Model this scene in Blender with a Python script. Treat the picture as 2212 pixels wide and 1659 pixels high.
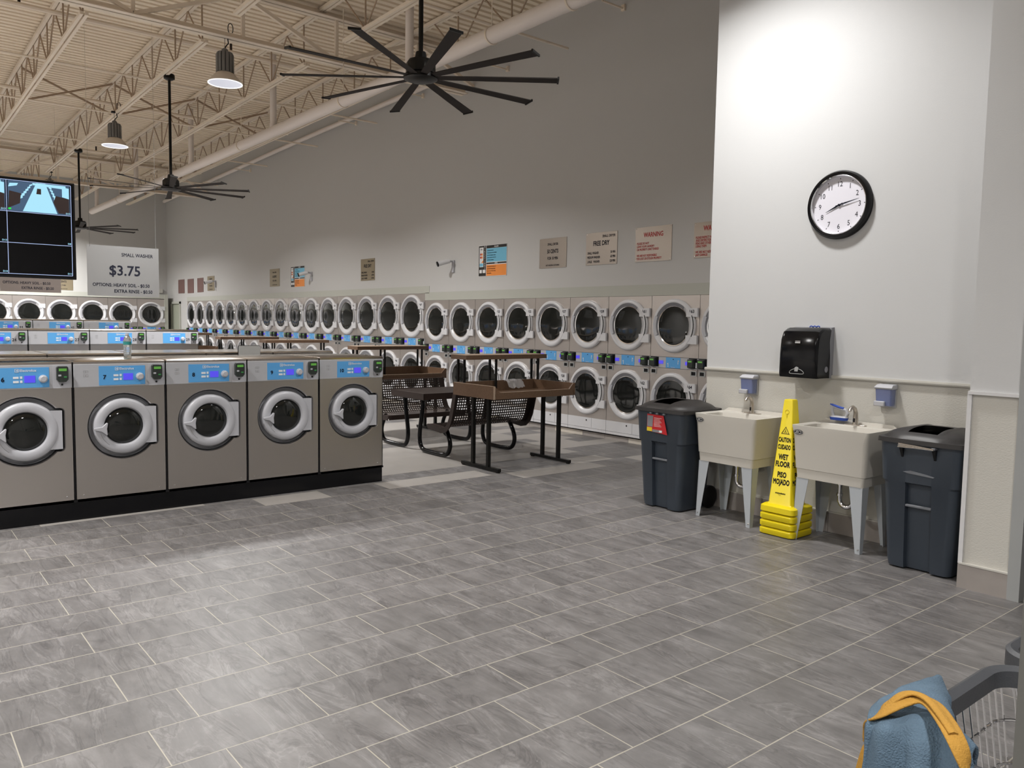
import bpy, bmesh, math, random
from mathutils import Vector, Matrix
from mathutils.geometry import tessellate_polygon
random.seed(7)
PI = math.pi
D = bpy.data
for o in list(D.objects): D.objects.remove(o, do_unlink=True)
scene = bpy.context.scene
COL = scene.collection

# ------------------------------------------------------------------ camera
cam_d = D.cameras.new('camera'); cam = D.objects.new('camera', cam_d); COL.objects.link(cam)
cam_d.sensor_fit = 'HORIZONTAL'; cam_d.sensor_width = 36.0
cam_d.lens = 1725.63 * 36.0 / 2212.0
cam_d.clip_start = 0.02; cam_d.clip_end = 200
R_ = Vector((0.777022, -0.629268, 0.0160747)); U_ = Vector((0.0357541, 0.0696161, 0.9969329)); F_ = Vector((0.628457, 0.774064, -0.0765922))
m = Matrix.Identity(4)
for i in range(3):
    m[i][0] = R_[i]; m[i][1] = U_[i]; m[i][2] = -F_[i]
m.translation = Vector((-0.810655, -6.633393, 1.617796))
cam.matrix_world = m
scene.camera = cam
scene.view_settings.view_transform = 'Standard'; scene.view_settings.look = 'None'
scene.view_settings.gamma = 1.0; scene.view_settings.use_curve_mapping = False
scene.view_settings.exposure = 0.0
w = D.worlds.new('world'); scene.world = w; w.use_nodes = True
w.node_tree.nodes['Background'].inputs[0].default_value = (0.9, 0.82, 0.72, 1); w.node_tree.nodes['Background'].inputs[1].default_value = 0.06
LAMP_W = 225.0
LAMP_COL = (1.0, 0.985, 0.965)
# lamp positions (x, y) at rim height 4.65
LAMP_Z = 4.786
LAMPS = [(3.12, 4.48), (2.96, 9.88), (3.17, 17.85), (3.80, -2.75), (-1.6, -0.6), (-2.6, 4.0), (-2.6, 9.17), (-2.6, 14.4), (0.4, -7.2), (3.02, 20.3), (-7.0, -4.0), (-7.0, 1.5), (-7.0, 7.0), (-7.0, 12.5), (-3.4, -5.6)]  # entries from the one behind the camera on are unseen lamps added for brightness
LAMP_K = [1.2, 1.25, 1.2, 0.43, 0.75, 1.0, 1.0, 1.0, 0.55, 1.0, 1.0, 1.1, 1.1, 1.1, 0.8]

# ------------------------------------------------------------------ materials
MATS = {}
def mat(name, col, rough=0.5, metal=0.0, emit=None, es=1.0, spec=0.5, coat=0.0, trans=0.0, alpha=1.0, bump=0.0, bscale=60.0, var=0.0, vscale=3.0, stretch=None):
    mt = D.materials.new(name); mt.use_nodes = True
    nt = mt.node_tree; b = nt.nodes['Principled BSDF']
    b.inputs['Base Color'].default_value = (*col, 1); b.inputs['Roughness'].default_value = rough
    b.inputs['Metallic'].default_value = metal; b.inputs['Specular IOR Level'].default_value = spec
    b.inputs['Coat Weight'].default_value = coat
    b.inputs['Transmission Weight'].default_value = trans; b.inputs['Alpha'].default_value = alpha
    if emit: b.inputs['Emission Color'].default_value = (*emit, 1); b.inputs['Emission Strength'].default_value = es
    if bump or var:
        tc = nt.nodes.new('ShaderNodeTexCoord'); mp = nt.nodes.new('ShaderNodeMapping')
        nt.links.new(tc.outputs['Object'], mp.inputs[0])
        if stretch: mp.inputs['Scale'].default_value = stretch
        if bump:
            n = nt.nodes.new('ShaderNodeTexNoise'); n.inputs['Scale'].default_value = bscale; n.inputs['Detail'].default_value = 3
            nt.links.new(mp.outputs[0], n.inputs['Vector'])
            bp = nt.nodes.new('ShaderNodeBump'); bp.inputs['Strength'].default_value = bump; bp.inputs['Distance'].default_value = 0.004
            nt.links.new(n.outputs['Fac'], bp.inputs['Height']); nt.links.new(bp.outputs[0], b.inputs['Normal'])
        if var:
            n2 = nt.nodes.new('ShaderNodeTexNoise'); n2.inputs['Scale'].default_value = vscale; n2.inputs['Detail'].default_value = 4
            nt.links.new(mp.outputs[0], n2.inputs['Vector'])
            mx = nt.nodes.new('ShaderNodeMix'); mx.data_type = 'RGBA'
            mx.inputs[6].default_value = (*[c * (1 - var) for c in col], 1); mx.inputs[7].default_value = (*[min(1, c * (1 + var)) for c in col], 1)
            nt.links.new(n2.outputs['Fac'], mx.inputs[0]); nt.links.new(mx.outputs[2], b.inputs['Base Color'])
    MATS[name] = mt
    return mt

M = {}
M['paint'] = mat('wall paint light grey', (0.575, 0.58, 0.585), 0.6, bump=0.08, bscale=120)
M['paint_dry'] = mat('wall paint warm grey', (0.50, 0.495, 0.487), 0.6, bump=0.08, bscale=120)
M['wainscot'] = mat('wainscot textured panel', (0.57, 0.555, 0.51), 0.55, bump=0.3, bscale=70, stretch=(1, 1, 2.2))
M['trim_white'] = mat('white trim', (0.66, 0.66, 0.67), 0.4)
M['jamb'] = mat('grey jamb paint', (0.34, 0.35, 0.35), 0.5)
M['trim_green'] = mat('grey green trim', (0.43, 0.435, 0.39), 0.5)
M['door_green'] = mat('grey green door', (0.34, 0.36, 0.29), 0.5)
M['base_tile'] = mat('baseboard tile', (0.33, 0.30, 0.28), 0.5, var=0.15, vscale=6)
M['base_tile_light'] = mat('pale base tile', (0.60, 0.55, 0.48), 0.5, var=0.1)
M['dark'] = mat('dark void', (0.02, 0.02, 0.022), 0.6)
M['cream'] = mat('cream painted steel', (0.76, 0.66, 0.545), 0.55, var=0.08, vscale=4)
M['deck'] = mat('cream roof deck', (0.79, 0.68, 0.535), 0.55, var=0.06, vscale=2)
M['brown_shaded'] = mat('brown joist rods', (0.36, 0.26, 0.18), 0.6)  # brown steel, darkened partly to stand for the rods' shaded sides
M['pipe'] = mat('pipe paint', (0.72, 0.65, 0.60), 0.5)
M['steel'] = mat('brushed stainless', (0.58, 0.545, 0.515), 0.30, metal=1.0, bump=0.06, bscale=30, stretch=(2, 2, 30))
M['steel_dry'] = mat('brushed stainless panel', (0.60, 0.555, 0.525), 0.38, metal=0.9, bump=0.05, bscale=30, stretch=(2, 2, 30))
M['steel_top'] = mat('stainless top', (0.62, 0.58, 0.54), 0.17, metal=1.0, bump=0.10, bscale=5)
M['chrome'] = mat('polished chrome', (0.75, 0.75, 0.76), 0.12, metal=1.0)
M['nickel'] = mat('brushed nickel', (0.55, 0.50, 0.45), 0.28, metal=1.0)
M['white_pl'] = mat('white plastic', (0.47, 0.475, 0.51), 0.30, coat=0.1)
M['white_dry'] = mat('grey white door ring', (0.62, 0.62, 0.64), 0.32)
M['white_panel'] = mat('light grey panel', (0.43, 0.435, 0.46), 0.35)
M['grey_pl'] = mat('mid grey plastic', (0.22, 0.22, 0.24), 0.4)
M['recess'] = mat('recess grey', (0.30, 0.30, 0.31), 0.4)
M['black'] = mat('black plastic', (0.008, 0.008, 0.009), 0.45, spec=0.25)
M['black_gloss'] = mat('black gloss', (0.005, 0.005, 0.006), 0.14, spec=0.25)
M['black_frame'] = mat('black powder coat', (0.008, 0.0075, 0.007), 0.35, spec=0.2)
M['glass_dark'] = mat('dark door glass', (0.010, 0.011, 0.010), 0.06, spec=0.6)
M['drum'] = mat('drum steel', (0.16, 0.16, 0.15), 0.25, metal=1.0)
M['blue'] = mat('blue label', (0.10, 0.36, 0.72), 0.4)
M['ink'] = mat('dark ink', (0.010, 0.011, 0.020), 0.7, spec=0.15)
M['ink_white'] = mat('white ink', (0.75, 0.78, 0.82), 0.5)
M['ink_red'] = mat('red ink', (0.42, 0.03, 0.03), 0.5)
M['lcd_blue'] = mat('blue display', (0.05, 0.04, 0.5), 0.2, emit=(0.11, 0.09, 0.85), es=0.6)
M['lcd_green'] = mat('green display', (0.08, 0.25, 0.05), 0.2, emit=(0.16, 0.48, 0.07), es=0.28)
M['reader'] = mat('card reader dark', (0.025, 0.032, 0.028), 0.35)
M['green'] = mat('green button', (0.05, 0.30, 0.08), 0.4)
M['laminate'] = mat('brown laminate', (0.115, 0.068, 0.041), 0.33, var=0.35, vscale=55)
M['laminate_edge'] = mat('worn laminate edge', (0.35, 0.26, 0.19), 0.5)
M['brown_metal'] = mat('brown coated metal', (0.028, 0.018, 0.015), 0.42, spec=0.3)
M['fan_blade'] = mat('fan blade grey brown', (0.030, 0.025, 0.023), 0.7, spec=0.15)
M['can'] = mat('slate plastic bin', (0.036, 0.047, 0.064), 0.42, bump=0.05, bscale=200)
M['can_lid'] = mat('charcoal plastic lid', (0.022, 0.020, 0.020), 0.45)
M['can_rim'] = mat('grey plastic rim', (0.16, 0.17, 0.19), 0.4)
M['tub'] = mat('almond plastic tub', (0.56, 0.535, 0.485), 0.35)
M['leg'] = mat('grey sink leg', (0.42, 0.45, 0.48), 0.4)
M['yellow'] = mat('yellow plastic', (0.78, 0.62, 0.005), 0.35)
M['soap'] = mat('blue translucent tank', (0.24, 0.28, 0.50), 0.15, trans=0.35)
M['brush_blue'] = mat('blue bristles', (0.03, 0.08, 0.42), 0.6)
M['clock_face'] = mat('clock face', (0.74, 0.73, 0.80), 0.5)
M['sign'] = mat('brushed metal sign', (0.48, 0.43, 0.385), 0.36, metal=0.85, bump=0.03, bscale=30, stretch=(2, 2, 30))
M['sign_big'] = mat('silver metal sign', (0.52, 0.52, 0.52), 0.33, metal=0.85)
M['sign_gold'] = mat('tan metal sign', (0.30, 0.25, 0.17), 0.45, metal=0.5)
M['sign_shaded'] = mat('shaded metal sign', (0.17, 0.14, 0.125), 0.45)  # shadow and reflection on the hanging metal sign put into its colour
M['sign_red'] = mat('reddish sign', (0.16, 0.085, 0.075), 0.5)
M['poster_blue'] = mat('poster blue', (0.16, 0.46, 0.64), 0.5)
M['poster_orange'] = mat('poster orange', (0.78, 0.26, 0.05), 0.5)
M['poster_black'] = mat('poster black', (0.02, 0.017, 0.015), 0.5)
M['paper'] = mat('paper white', (0.72, 0.72, 0.72), 0.5)
M['red'] = mat('red card', (0.50, 0.015, 0.02), 0.45)
M['label_yellow'] = mat('label yellow', (0.75, 0.55, 0.02), 0.5)
M['denim'] = mat('blue denim', (0.088, 0.140, 0.195), 0.9, bump=0.9, bscale=260, var=0.35, vscale=14)
M['mustard'] = mat('mustard cloth', (0.40, 0.21, 0.03), 0.85, bump=0.7, bscale=220, var=0.15, vscale=20)
M['lamp_house'] = mat('lamp housing grey', (0.16, 0.155, 0.15), 0.5)
M['lamp_refl'] = mat('reflector outer', (0.62, 0.55, 0.47), 0.5)
M['lamp_in'] = mat('reflector inner', (0.3, 0.3, 0.32), 0.5, emit=(0.62, 0.63, 0.70), es=0.80)
M['lamp_rim'] = mat('bright reflector rim', (0.9, 0.9, 0.9), 0.3, emit=(0.95, 0.97, 1.0), es=1.0)
M['lamp_disc'] = mat('lamp diffuser', (0.9, 0.9, 0.9), 0.4, emit=(0.85, 0.86, 0.92), es=0.80)
M['tv_cyan'] = mat('screen cyan white', (0, 0, 0), 0.4, emit=(0.42, 0.80, 0.98), es=1.0)
M['tv_line'] = mat('screen grid line', (0, 0, 0), 0.4, emit=(0.50, 0.62, 0.95), es=0.9)
M['tv_dim'] = mat('screen dim blue', (0, 0, 0), 0.4, emit=(0.06, 0.11, 0.19), es=1.0)
M['tv_brown'] = mat('screen dark brown', (0, 0, 0), 0.4, emit=(0.035, 0.022, 0.02), es=1.0)
M['tv_green'] = mat('screen green', (0, 0, 0), 0.4, emit=(0.02, 0.9, 0.05), es=1.0)
M['clear'] = mat('clear plastic', (0.85, 0.9, 0.92), 0.08, trans=0.9, spec=0.6)
M['wrap'] = mat('clear crumpled wrap', (0.75, 0.75, 0.76), 0.15, alpha=0.35)
M['card'] = mat('grey steel plate', (0.40, 0.41, 0.41), 0.45)
M['post_gray'] = mat('grey door post', (0.13, 0.13, 0.12), 0.5)
M['doorway_dark'] = mat('dark doorway panel', (0.05, 0.048, 0.045), 0.4)
M['teal'] = mat('bottle label', (0.02, 0.22, 0.20), 0.4)
M['tan'] = mat('pinkish tan laminate', (0.42, 0.26, 0.19), 0.5)

def floor_material():
    mt = D.materials.new('floor tile'); mt.use_nodes = True
    nt = mt.node_tree; N = nt.nodes; L = nt.links; b = N['Principled BSDF']
    geo = N.new('ShaderNodeNewGeometry'); sep = N.new('ShaderNodeSeparateXYZ'); L.new(geo.outputs['Position'], sep.inputs[0])
    def mth(op, a, bb=None, c=None):
        n = N.new('ShaderNodeMath'); n.operation = op
        for i, v in enumerate((a, bb, c)):
            if v is None: continue
            if isinstance(v, (int, float)): n.inputs[i].default_value = v
            else: L.new(v, n.inputs[i])
        return n.outputs[0]
    W, T = 0.310, 0.6164
    v = mth('DIVIDE', sep.outputs['Y'], -W); k = mth('FLOOR', v); fv = mth('SUBTRACT', v, k)
    odd = mth('MODULO', mth('ADD', k, 2000.0), 2.0)           # 1 when row odd
    u0 = mth('DIVIDE', sep.outputs['X'], T)
    u = mth('SUBTRACT', u0, mth('MULTIPLY', mth('SUBTRACT', 1.0, odd), 0.3161))
    i = mth('FLOOR', u); fu = mth('SUBTRACT', u, i)
    # distance to nearest joint, metres
    du = mth('MULTIPLY', mth('MINIMUM', fu, mth('SUBTRACT', 1.0, fu)), T)
    dv = mth('MULTIPLY', mth('MINIMUM', fv, mth('SUBTRACT', 1.0, fv)), W)
    d = mth('MINIMUM', du, dv)
    # wobble of grout width
    wn = N.new('ShaderNodeTexNoise'); wn.inputs['Scale'].default_value = 2.3; wn.inputs['Detail'].default_value = 2; L.new(geo.outputs['Position'], wn.inputs['Vector'])
    gw = mth('ADD', mth('MULTIPLY', wn.outputs['Fac'], 0.0034), 0.0002)
    gm = N.new('ShaderNodeMapRange'); gm.interpolation_type = 'SMOOTHSTEP'
    L.new(d, gm.inputs['Value']); L.new(gw, gm.inputs['From Min']); L.new(mth('ADD', gw, 0.0013), gm.inputs['From Max'])
    gm.inputs['To Min'].default_value = 1; gm.inputs['To Max'].default_value = 0
    # per tile random
    cmb = N.new('ShaderNodeCombineXYZ'); L.new(i, cmb.inputs[0]); L.new(k, cmb.inputs[1]); cmb.inputs[2].default_value = 3.7
    wh = N.new('ShaderNodeTexWhiteNoise'); L.new(cmb.outputs[0], wh.inputs['Vector'])
    sc = N.new('ShaderNodeSeparateColor'); L.new(wh.outputs['Color'], sc.inputs[0])
    # light tiles in the machine hall (y > -0.3), many in the aisle beside the dryers
    tc_y = mth('MULTIPLY', mth('ADD', k, 0.5), -W)
    tc_x = mth('MULTIPLY', mth('ADD', i, 0.5), T)
    reg = mth('GREATER_THAN', tc_y, -0.32)
    reg2 = mth('GREATER_THAN', tc_y, 0.75)
    aisle = mth('MULTIPLY', reg2, mth('GREATER_THAN', tc_x, 3.0))
    prob = mth('ADD', mth('ADD', mth('MULTIPLY', reg, 0.20), mth('MULTIPLY', aisle, 0.52)), mth('MULTIPLY', mth('LESS_THAN', tc_x, -1.6), 1.0))  # unseen floor at far left made all pale to bounce light upward
    light = mth('LESS_THAN', sc.outputs[0], prob)
    # veining, offset per tile
    off = N.new('ShaderNodeVectorMath'); off.operation = 'SCALE'; L.new(wh.outputs['Color'], off.inputs[0]); off.inputs['Scale'].default_value = 40
    add = N.new('ShaderNodeVectorMath'); add.operation = 'ADD'; L.new(geo.outputs['Position'], add.inputs[0]); L.new(off.outputs[0], add.inputs[1])
    mp = N.new('ShaderNodeMapping'); mp.inputs['Rotation'].default_value = (0, 0, 0.32); mp.inputs['Scale'].default_value = (9.0, 2.0, 1); L.new(add.outputs[0], mp.inputs[0])
    n1 = N.new('ShaderNodeTexNoise'); n1.inputs['Scale'].default_value = 1.0; n1.inputs['Detail'].default_value = 12; n1.inputs['Roughness'].default_value = 0.68; n1.inputs['Distortion'].default_value = 0.7; L.new(mp.outputs[0], n1.inputs['Vector'])
    n2 = N.new('ShaderNodeTexNoise'); n2.inputs['Scale'].default_value = 6; n2.inputs['Detail'].default_value = 10; n2.inputs['Roughness'].default_value = 0.65; L.new(add.outputs[0], n2.inputs['Vector'])
    vv = mth('ADD', mth('MULTIPLY', n1.outputs['Fac'], 0.62), mth('MULTIPLY', n2.outputs['Fac'], 0.38))
    cr = N.new('ShaderNodeValToRGB'); e = cr.color_ramp.elements
    e[0].position = 0.32; e[0].color = (0.100, 0.095, 0.094, 1); e[1].position = 0.68; e[1].color = (0.240, 0.231, 0.230, 1)
    md = cr.color_ramp.elements.new(0.52); md.color = (0.165, 0.158, 0.156, 1)
    n3 = N.new('ShaderNodeTexNoise'); n3.inputs['Scale'].default_value = 0.55; n3.inputs['Detail'].default_value = 8; n3.inputs['Roughness'].default_value = 0.6; n3.inputs['Distortion'].default_value = 1.6; L.new(mp.outputs[0], n3.inputs['Vector'])
    ln = N.new('ShaderNodeMapRange'); ln.interpolation_type = 'SMOOTHSTEP'; L.new(mth('ABSOLUTE', mth('SUBTRACT', n3.outputs['Fac'], 0.5)), ln.inputs['Value']); ln.inputs['From Min'].default_value = 0.0; ln.inputs['From Max'].default_value = 0.022; ln.inputs['To Min'].default_value = -0.10; ln.inputs['To Max'].default_value = 0.0
    ln2 = N.new('ShaderNodeMapRange'); ln2.interpolation_type = 'SMOOTHSTEP'; L.new(mth('ABSOLUTE', mth('SUBTRACT', n3.outputs['Fac'], 0.55)), ln2.inputs['Value']); ln2.inputs['From Min'].default_value = 0.0; ln2.inputs['From Max'].default_value = 0.02; ln2.inputs['To Min'].default_value = 0.09; ln2.inputs['To Max'].default_value = 0.0
    vv = mth('ADD', vv, mth('ADD', ln.outputs[0], ln2.outputs[0]))
    L.new(vv, cr.inputs[0])
    # per tile brightness and warmth
    br = mth('ADD', 0.90, mth('MULTIPLY', sc.outputs[1], 0.18))
    mul = N.new('ShaderNodeVectorMath'); mul.operation = 'SCALE'; L.new(cr.outputs['Color'], mul.inputs[0]); L.new(br, mul.inputs['Scale'])
    lt = N.new('ShaderNodeMix'); lt.data_type = 'RGBA'; L.new(light, lt.inputs[0]); L.new(mul.outputs[0], lt.inputs[6])
    lv = N.new('ShaderNodeMix'); lv.data_type = 'RGBA'; lv.inputs[6].default_value = (0.29, 0.275, 0.255, 1); lv.inputs[7].default_value = (0.39, 0.365, 0.345, 1); L.new(n2.outputs['Fac'], lv.inputs[0])
    L.new(lv.outputs[2], lt.inputs[7])
    # small white specks
    vo = N.new('ShaderNodeTexVoronoi'); vo.inputs['Scale'].default_value = 9; L.new(geo.outputs['Position'], vo.inputs['Vector'])
    sp = mth('MULTIPLY', mth('LESS_THAN', vo.outputs['Distance'], 0.022), 0.5)
    gmx = N.new('ShaderNodeMix'); gmx.data_type = 'RGBA'; L.new(gm.outputs[0], gmx.inputs[0]); L.new(lt.outputs[2], gmx.inputs[6])
    gc = N.new('ShaderNodeMix'); gc.data_type = 'RGBA'; gc.inputs[6].default_value = (0.26, 0.235, 0.19, 1); gc.inputs[7].default_value = (0.50, 0.475, 0.41, 1)
    L.new(n2.outputs['Fac'], gc.inputs[0]); L.new(gc.outputs[2], gmx.inputs[7])
    smx = N.new('ShaderNodeMix'); smx.data_type = 'RGBA'; L.new(sp, smx.inputs[0]); L.new(gmx.outputs[2], smx.inputs[6]); smx.inputs[7].default_value = (0.5, 0.5, 0.5, 1)
    L.new(smx.outputs[2], b.inputs['Base Color'])
    rg = N.new('ShaderNodeMapRange'); L.new(n2.outputs['Fac'], rg.inputs['Value']); rg.inputs['To Min'].default_value = 0.30; rg.inputs['To Max'].default_value = 0.52
    L.new(rg.outputs[0], b.inputs['Roughness']); b.inputs['Specular IOR Level'].default_value = 0.42
    bp = N.new('ShaderNodeBump'); bp.inputs['Strength'].default_value = 0.35; bp.inputs['Distance'].default_value = 0.003
    h = mth('SUBTRACT', mth('MULTIPLY', vv, 0.6), mth('MULTIPLY', gm.outputs[0], 0.5)); L.new(h, bp.inputs['Height']); L.new(bp.outputs[0], b.inputs['Normal'])
    return mt
M['floor'] = floor_material()

# ------------------------------------------------------------------ mesh builder
class MB:
    def __init__(s): s.v = []; s.f = []; s.m = []; s.cur = 0
    def add(s, vs, fs):
        n = len(s.v); s.v += [tuple(p) for p in vs]; s.f += [tuple(i + n for i in f) for f in fs]; s.m += [s.cur] * len(fs); return s
    def box(s, x0, x1, y0, y1, z0, z1):
        return s.add([(x0, y0, z0), (x1, y0, z0), (x1, y1, z0), (x0, y1, z0), (x0, y0, z1), (x1, y0, z1), (x1, y1, z1), (x0, y1, z1)],
                     [(0, 3, 2, 1), (4, 5, 6, 7), (0, 1, 5, 4), (1, 2, 6, 5), (2, 3, 7, 6), (3, 0, 4, 7)])
    def hexa(s, b, t):   # bottom ring of 4, top ring of 4 (counter clockwise from above)
        return s.add(list(b) + list(t), [(0, 3, 2, 1), (4, 5, 6, 7), (0, 1, 5, 4), (1, 2, 6, 5), (2, 3, 7, 6), (3, 0, 4, 7)])
    def loft(s, rings, cap0=True, cap1=True):
        n = len(rings[0]); vs = [p for r in rings for p in r]; fs = []
        for a in range(len(rings) - 1):
            for i in range(n):
                j = (i + 1) % n; fs.append((a * n + i, a * n + j, (a + 1) * n + j, (a + 1) * n + i))
        if cap0: fs.append(tuple(reversed(range(n))))
        if cap1: fs.append(tuple((len(rings) - 1) * n + i for i in range(n)))
        return s.add(vs, fs)
    def lathe(s, prof, c, axis='z', n=32, a0=0.0, a1=2 * PI, close=False):
        # prof list of (r, h); axis 'z': h up; axis 'y': h toward -y (front), angle measured from +x towards +z
        full = abs(a1 - a0 - 2 * PI) < 1e-6; cnt = n if full else n + 1
        vs = []
        for r, h in prof:
            for i in range(cnt):
                a = a0 + (a1 - a0) * i / n
                if axis == 'z': vs.append((c[0] + r * math.cos(a), c[1] + r * math.sin(a), c[2] + h))
                else: vs.append((c[0] + r * math.cos(a), c[1] - h, c[2] + r * math.sin(a)))
        fs = []
        K = len(prof); rows = K if close else K - 1
        for k in range(rows):
            k2 = (k + 1) % K
            for i in range(n):
                j = (i + 1) % cnt if full else i + 1
                fs.append((k * cnt + i, k * cnt + j, k2 * cnt + j, k2 * cnt + i))
        if close and not full:
            fs.append(tuple(k * cnt for k in range(K))); fs.append(tuple(k * cnt + cnt - 1 for k in reversed(range(K))))
        return s.add(vs, fs)
    def disc(s, c, r, axis='z', n=24, flip=False):
        vs = []
        for i in range(n):
            a = 2 * PI * i / n
            vs.append((c[0] + r * math.cos(a), c[1] + r * math.sin(a), c[2]) if axis == 'z' else (c[0] + r * math.cos(a), c[1], c[2] + r * math.sin(a)))
        f = tuple(range(n)); return s.add(vs, [tuple(reversed(f)) if flip else f])
    def tube(s, pts, r, n=10, cap=True):
        pts = [Vector(p) for p in pts]; rings = []; prev = None
        rr = r if isinstance(r, (list, tuple)) else [r] * len(pts)
        for i, p in enumerate(pts):
            t = (pts[min(i + 1, len(pts) - 1)] - pts[max(i - 1, 0)]).normalized()
            if prev is None:
                a = Vector((0, 0, 1)) if abs(t.z) < 0.9 else Vector((1, 0, 0)); nrm = t.cross(a).normalized()
            else:
                nrm = prev - t * prev.dot(t)
                if nrm.length < 1e-5: nrm = t.cross(Vector((0.3, 0.5, 0.8)))
                nrm.normalize()
            prev = nrm; bn = t.cross(nrm)
            rings.append([p + (nrm * math.cos(2 * PI * k / n) + bn * math.sin(2 * PI * k / n)) * rr[i] for k in range(n)])
        return s.loft(rings, cap, cap)
    def bar(s, p, q, wx, wz=None, up=(0, 0, 1)):   # square bar between two points
        p = Vector(p); q = Vector(q); wz = wz or wx; t = (q - p).normalized(); u = Vector(up)
        if abs(t.dot(u)) > 0.95: u = Vector((1, 0, 0))
        sdir = t.cross(u).normalized(); u2 = sdir.cross(t)
        r = lambda c: [c + sdir * wx / 2 * a + u2 * wz / 2 * b for a, b in ((-1, -1), (1, -1), (1, 1), (-1, 1))]
        return s.loft([r(p), r(q)])
    def prism(s, outline, y0, y1):   # outline in (x, z), extruded y0 (front) to y1 (back)
        return s.loft([[(x, y0, z) for x, z in outline], [(x, y1, z) for x, z in outline]])
    def plate_hole(s, outer, inner, y):   # flat face in the xz plane with a hole
        tri = tessellate_polygon([[Vector((x, z, 0)) for x, z in outer], [Vector((x, z, 0)) for x, z in inner]])
        vs = [(x, y, z) for x, z in outer] + [(x, y, z) for x, z in inner]
        fs = []
        for t in tri:
            a, b, c = (vs[i] for i in t)
            cr = (b[0] - a[0]) * (c[2] - a[2]) - (b[2] - a[2]) * (c[0] - a[0])
            fs.append(tuple(t) if cr > 0 else tuple(reversed(t)))
        return s.add(vs, fs)
    def xform(s, fn): s.v = [fn(p) for p in s.v]; return s
    def mesh(s, name, mats, sharp=35):
        me = D.meshes.new(name); me.from_pydata([tuple(v) for v in s.v], [], s.f)
        mats = mats if isinstance(mats, (list, tuple)) else [mats]
        for mm in mats: me.materials.append(M[mm] if isinstance(mm, str) else mm)
        me.polygons.foreach_set('material_index', s.m)
        me.polygons.foreach_set('use_smooth', [True] * len(s.f))
        me.update()
        bm = bmesh.new(); bm.from_mesh(me); bmesh.ops.recalc_face_normals(bm, faces=bm.faces); bm.to_mesh(me); bm.free()
        me.set_sharp_from_angle(angle=math.radians(sharp)); return me

def part(name, mb, mats, parent=None, label=None, sharp=35, loc=None, bevel=0):
    me = mb.mesh(name, mats, sharp); o = D.objects.new(name, me); COL.objects.link(o)
    if parent: o.parent = parent
    if loc: o.location = loc
    if label: o['label'] = label
    if bevel:
        b = o.modifiers.new('bevel', 'BEVEL'); b.width = bevel; b.segments = 2; b.limit_method = 'ANGLE'; b.angle_limit = math.radians(40)
    return o
def tag(o, label, cat, group=None, kind=None):
    o['label'] = label; o['category'] = cat
    if group: o['group'] = group
    if kind: o['kind'] = kind
    return o
def thing(name, label, cat, loc=(0, 0, 0), rz=0.0, group=None):
    o = D.objects.new(name, None); COL.objects.link(o); o.empty_display_size = 0.05
    o.location = loc; o.rotation_euler = (0, 0, rz); return tag(o, label, cat, group)
def solo(name, mb, mats, label, cat, group=None, loc=None, rz=0.0, sharp=35, bevel=0):
    o = part(name, mb, mats, None, None, sharp, loc, bevel); o.rotation_euler = (0, 0, rz); return tag(o, label, cat, group)
def struct(name, mb, mats, sharp=35):
    o = part(name, mb, mats, None, None, sharp); o['kind'] = 'structure'; return o
KIDS = {}
def copy_tree(o, parent=None):
    c = o.copy(); COL.objects.link(c)
    if parent: c.parent = parent
    for ch in list(o.children): copy_tree(ch, c)
    return c
def dup(root, loc, rz, label, group=None, skip=()):
    r = root.copy(); COL.objects.link(r); r.location = loc; r.rotation_euler = (0, 0, rz); r['label'] = label
    if group: r['group'] = group
    for ch in list(root.children):
        if ch.name.split('.')[0] in skip: continue
        copy_tree(ch, r)
    return r

# text: glyphs converted once
GL = {}
def text_mb(mb, body, size, x, y, z, align='L', bold=0.0, squeeze=1.0, track=0.0):
    key = (body, track)
    if key not in GL:
        cu = D.curves.new('t', 'FONT'); cu.body = body; cu.size = 1.0; cu.resolution_u = 2; cu.space_character = 1.0 + track
        o = D.objects.new('t', cu); me = o.to_mesh()
        vs = [(v.co.x, v.co.y) for v in me.vertices]; fs = [tuple(p.vertices) for p in me.polygons]
        o.to_mesh_clear(); D.objects.remove(o); D.curves.remove(cu)
        GL[key] = (vs, fs)
    vs, fs = GL[key]
    if not vs: return mb
    x0 = min(v[0] for v in vs); x1 = max(v[0] for v in vs)
    k = size / 0.72; wd = (x1 - x0) * k * squeeze
    ox = {'L': 0, 'C': -wd / 2, 'R': -wd}[align]
    b = bold * k * 0.75
    for n_, (dx, dz) in enumerate(((-b, -b), (b, -b), (b, b), (-b, b)) if bold > 0.001 else ((0, 0),)):
        mb.add([(x + ox + (vx - x0) * k * squeeze + dx * squeeze, y - 2e-5 * n_, z + vy * k + dz) for vx, vy in vs], fs)
    return mb
def text_w(body, size, bold=0.0, squeeze=1.0):
    mb = MB(); text_mb(mb, body, size, 0, 0, 0, 'L', bold, squeeze); xs = [v[0] for v in mb.v]; return max(xs) - min(xs)

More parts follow.
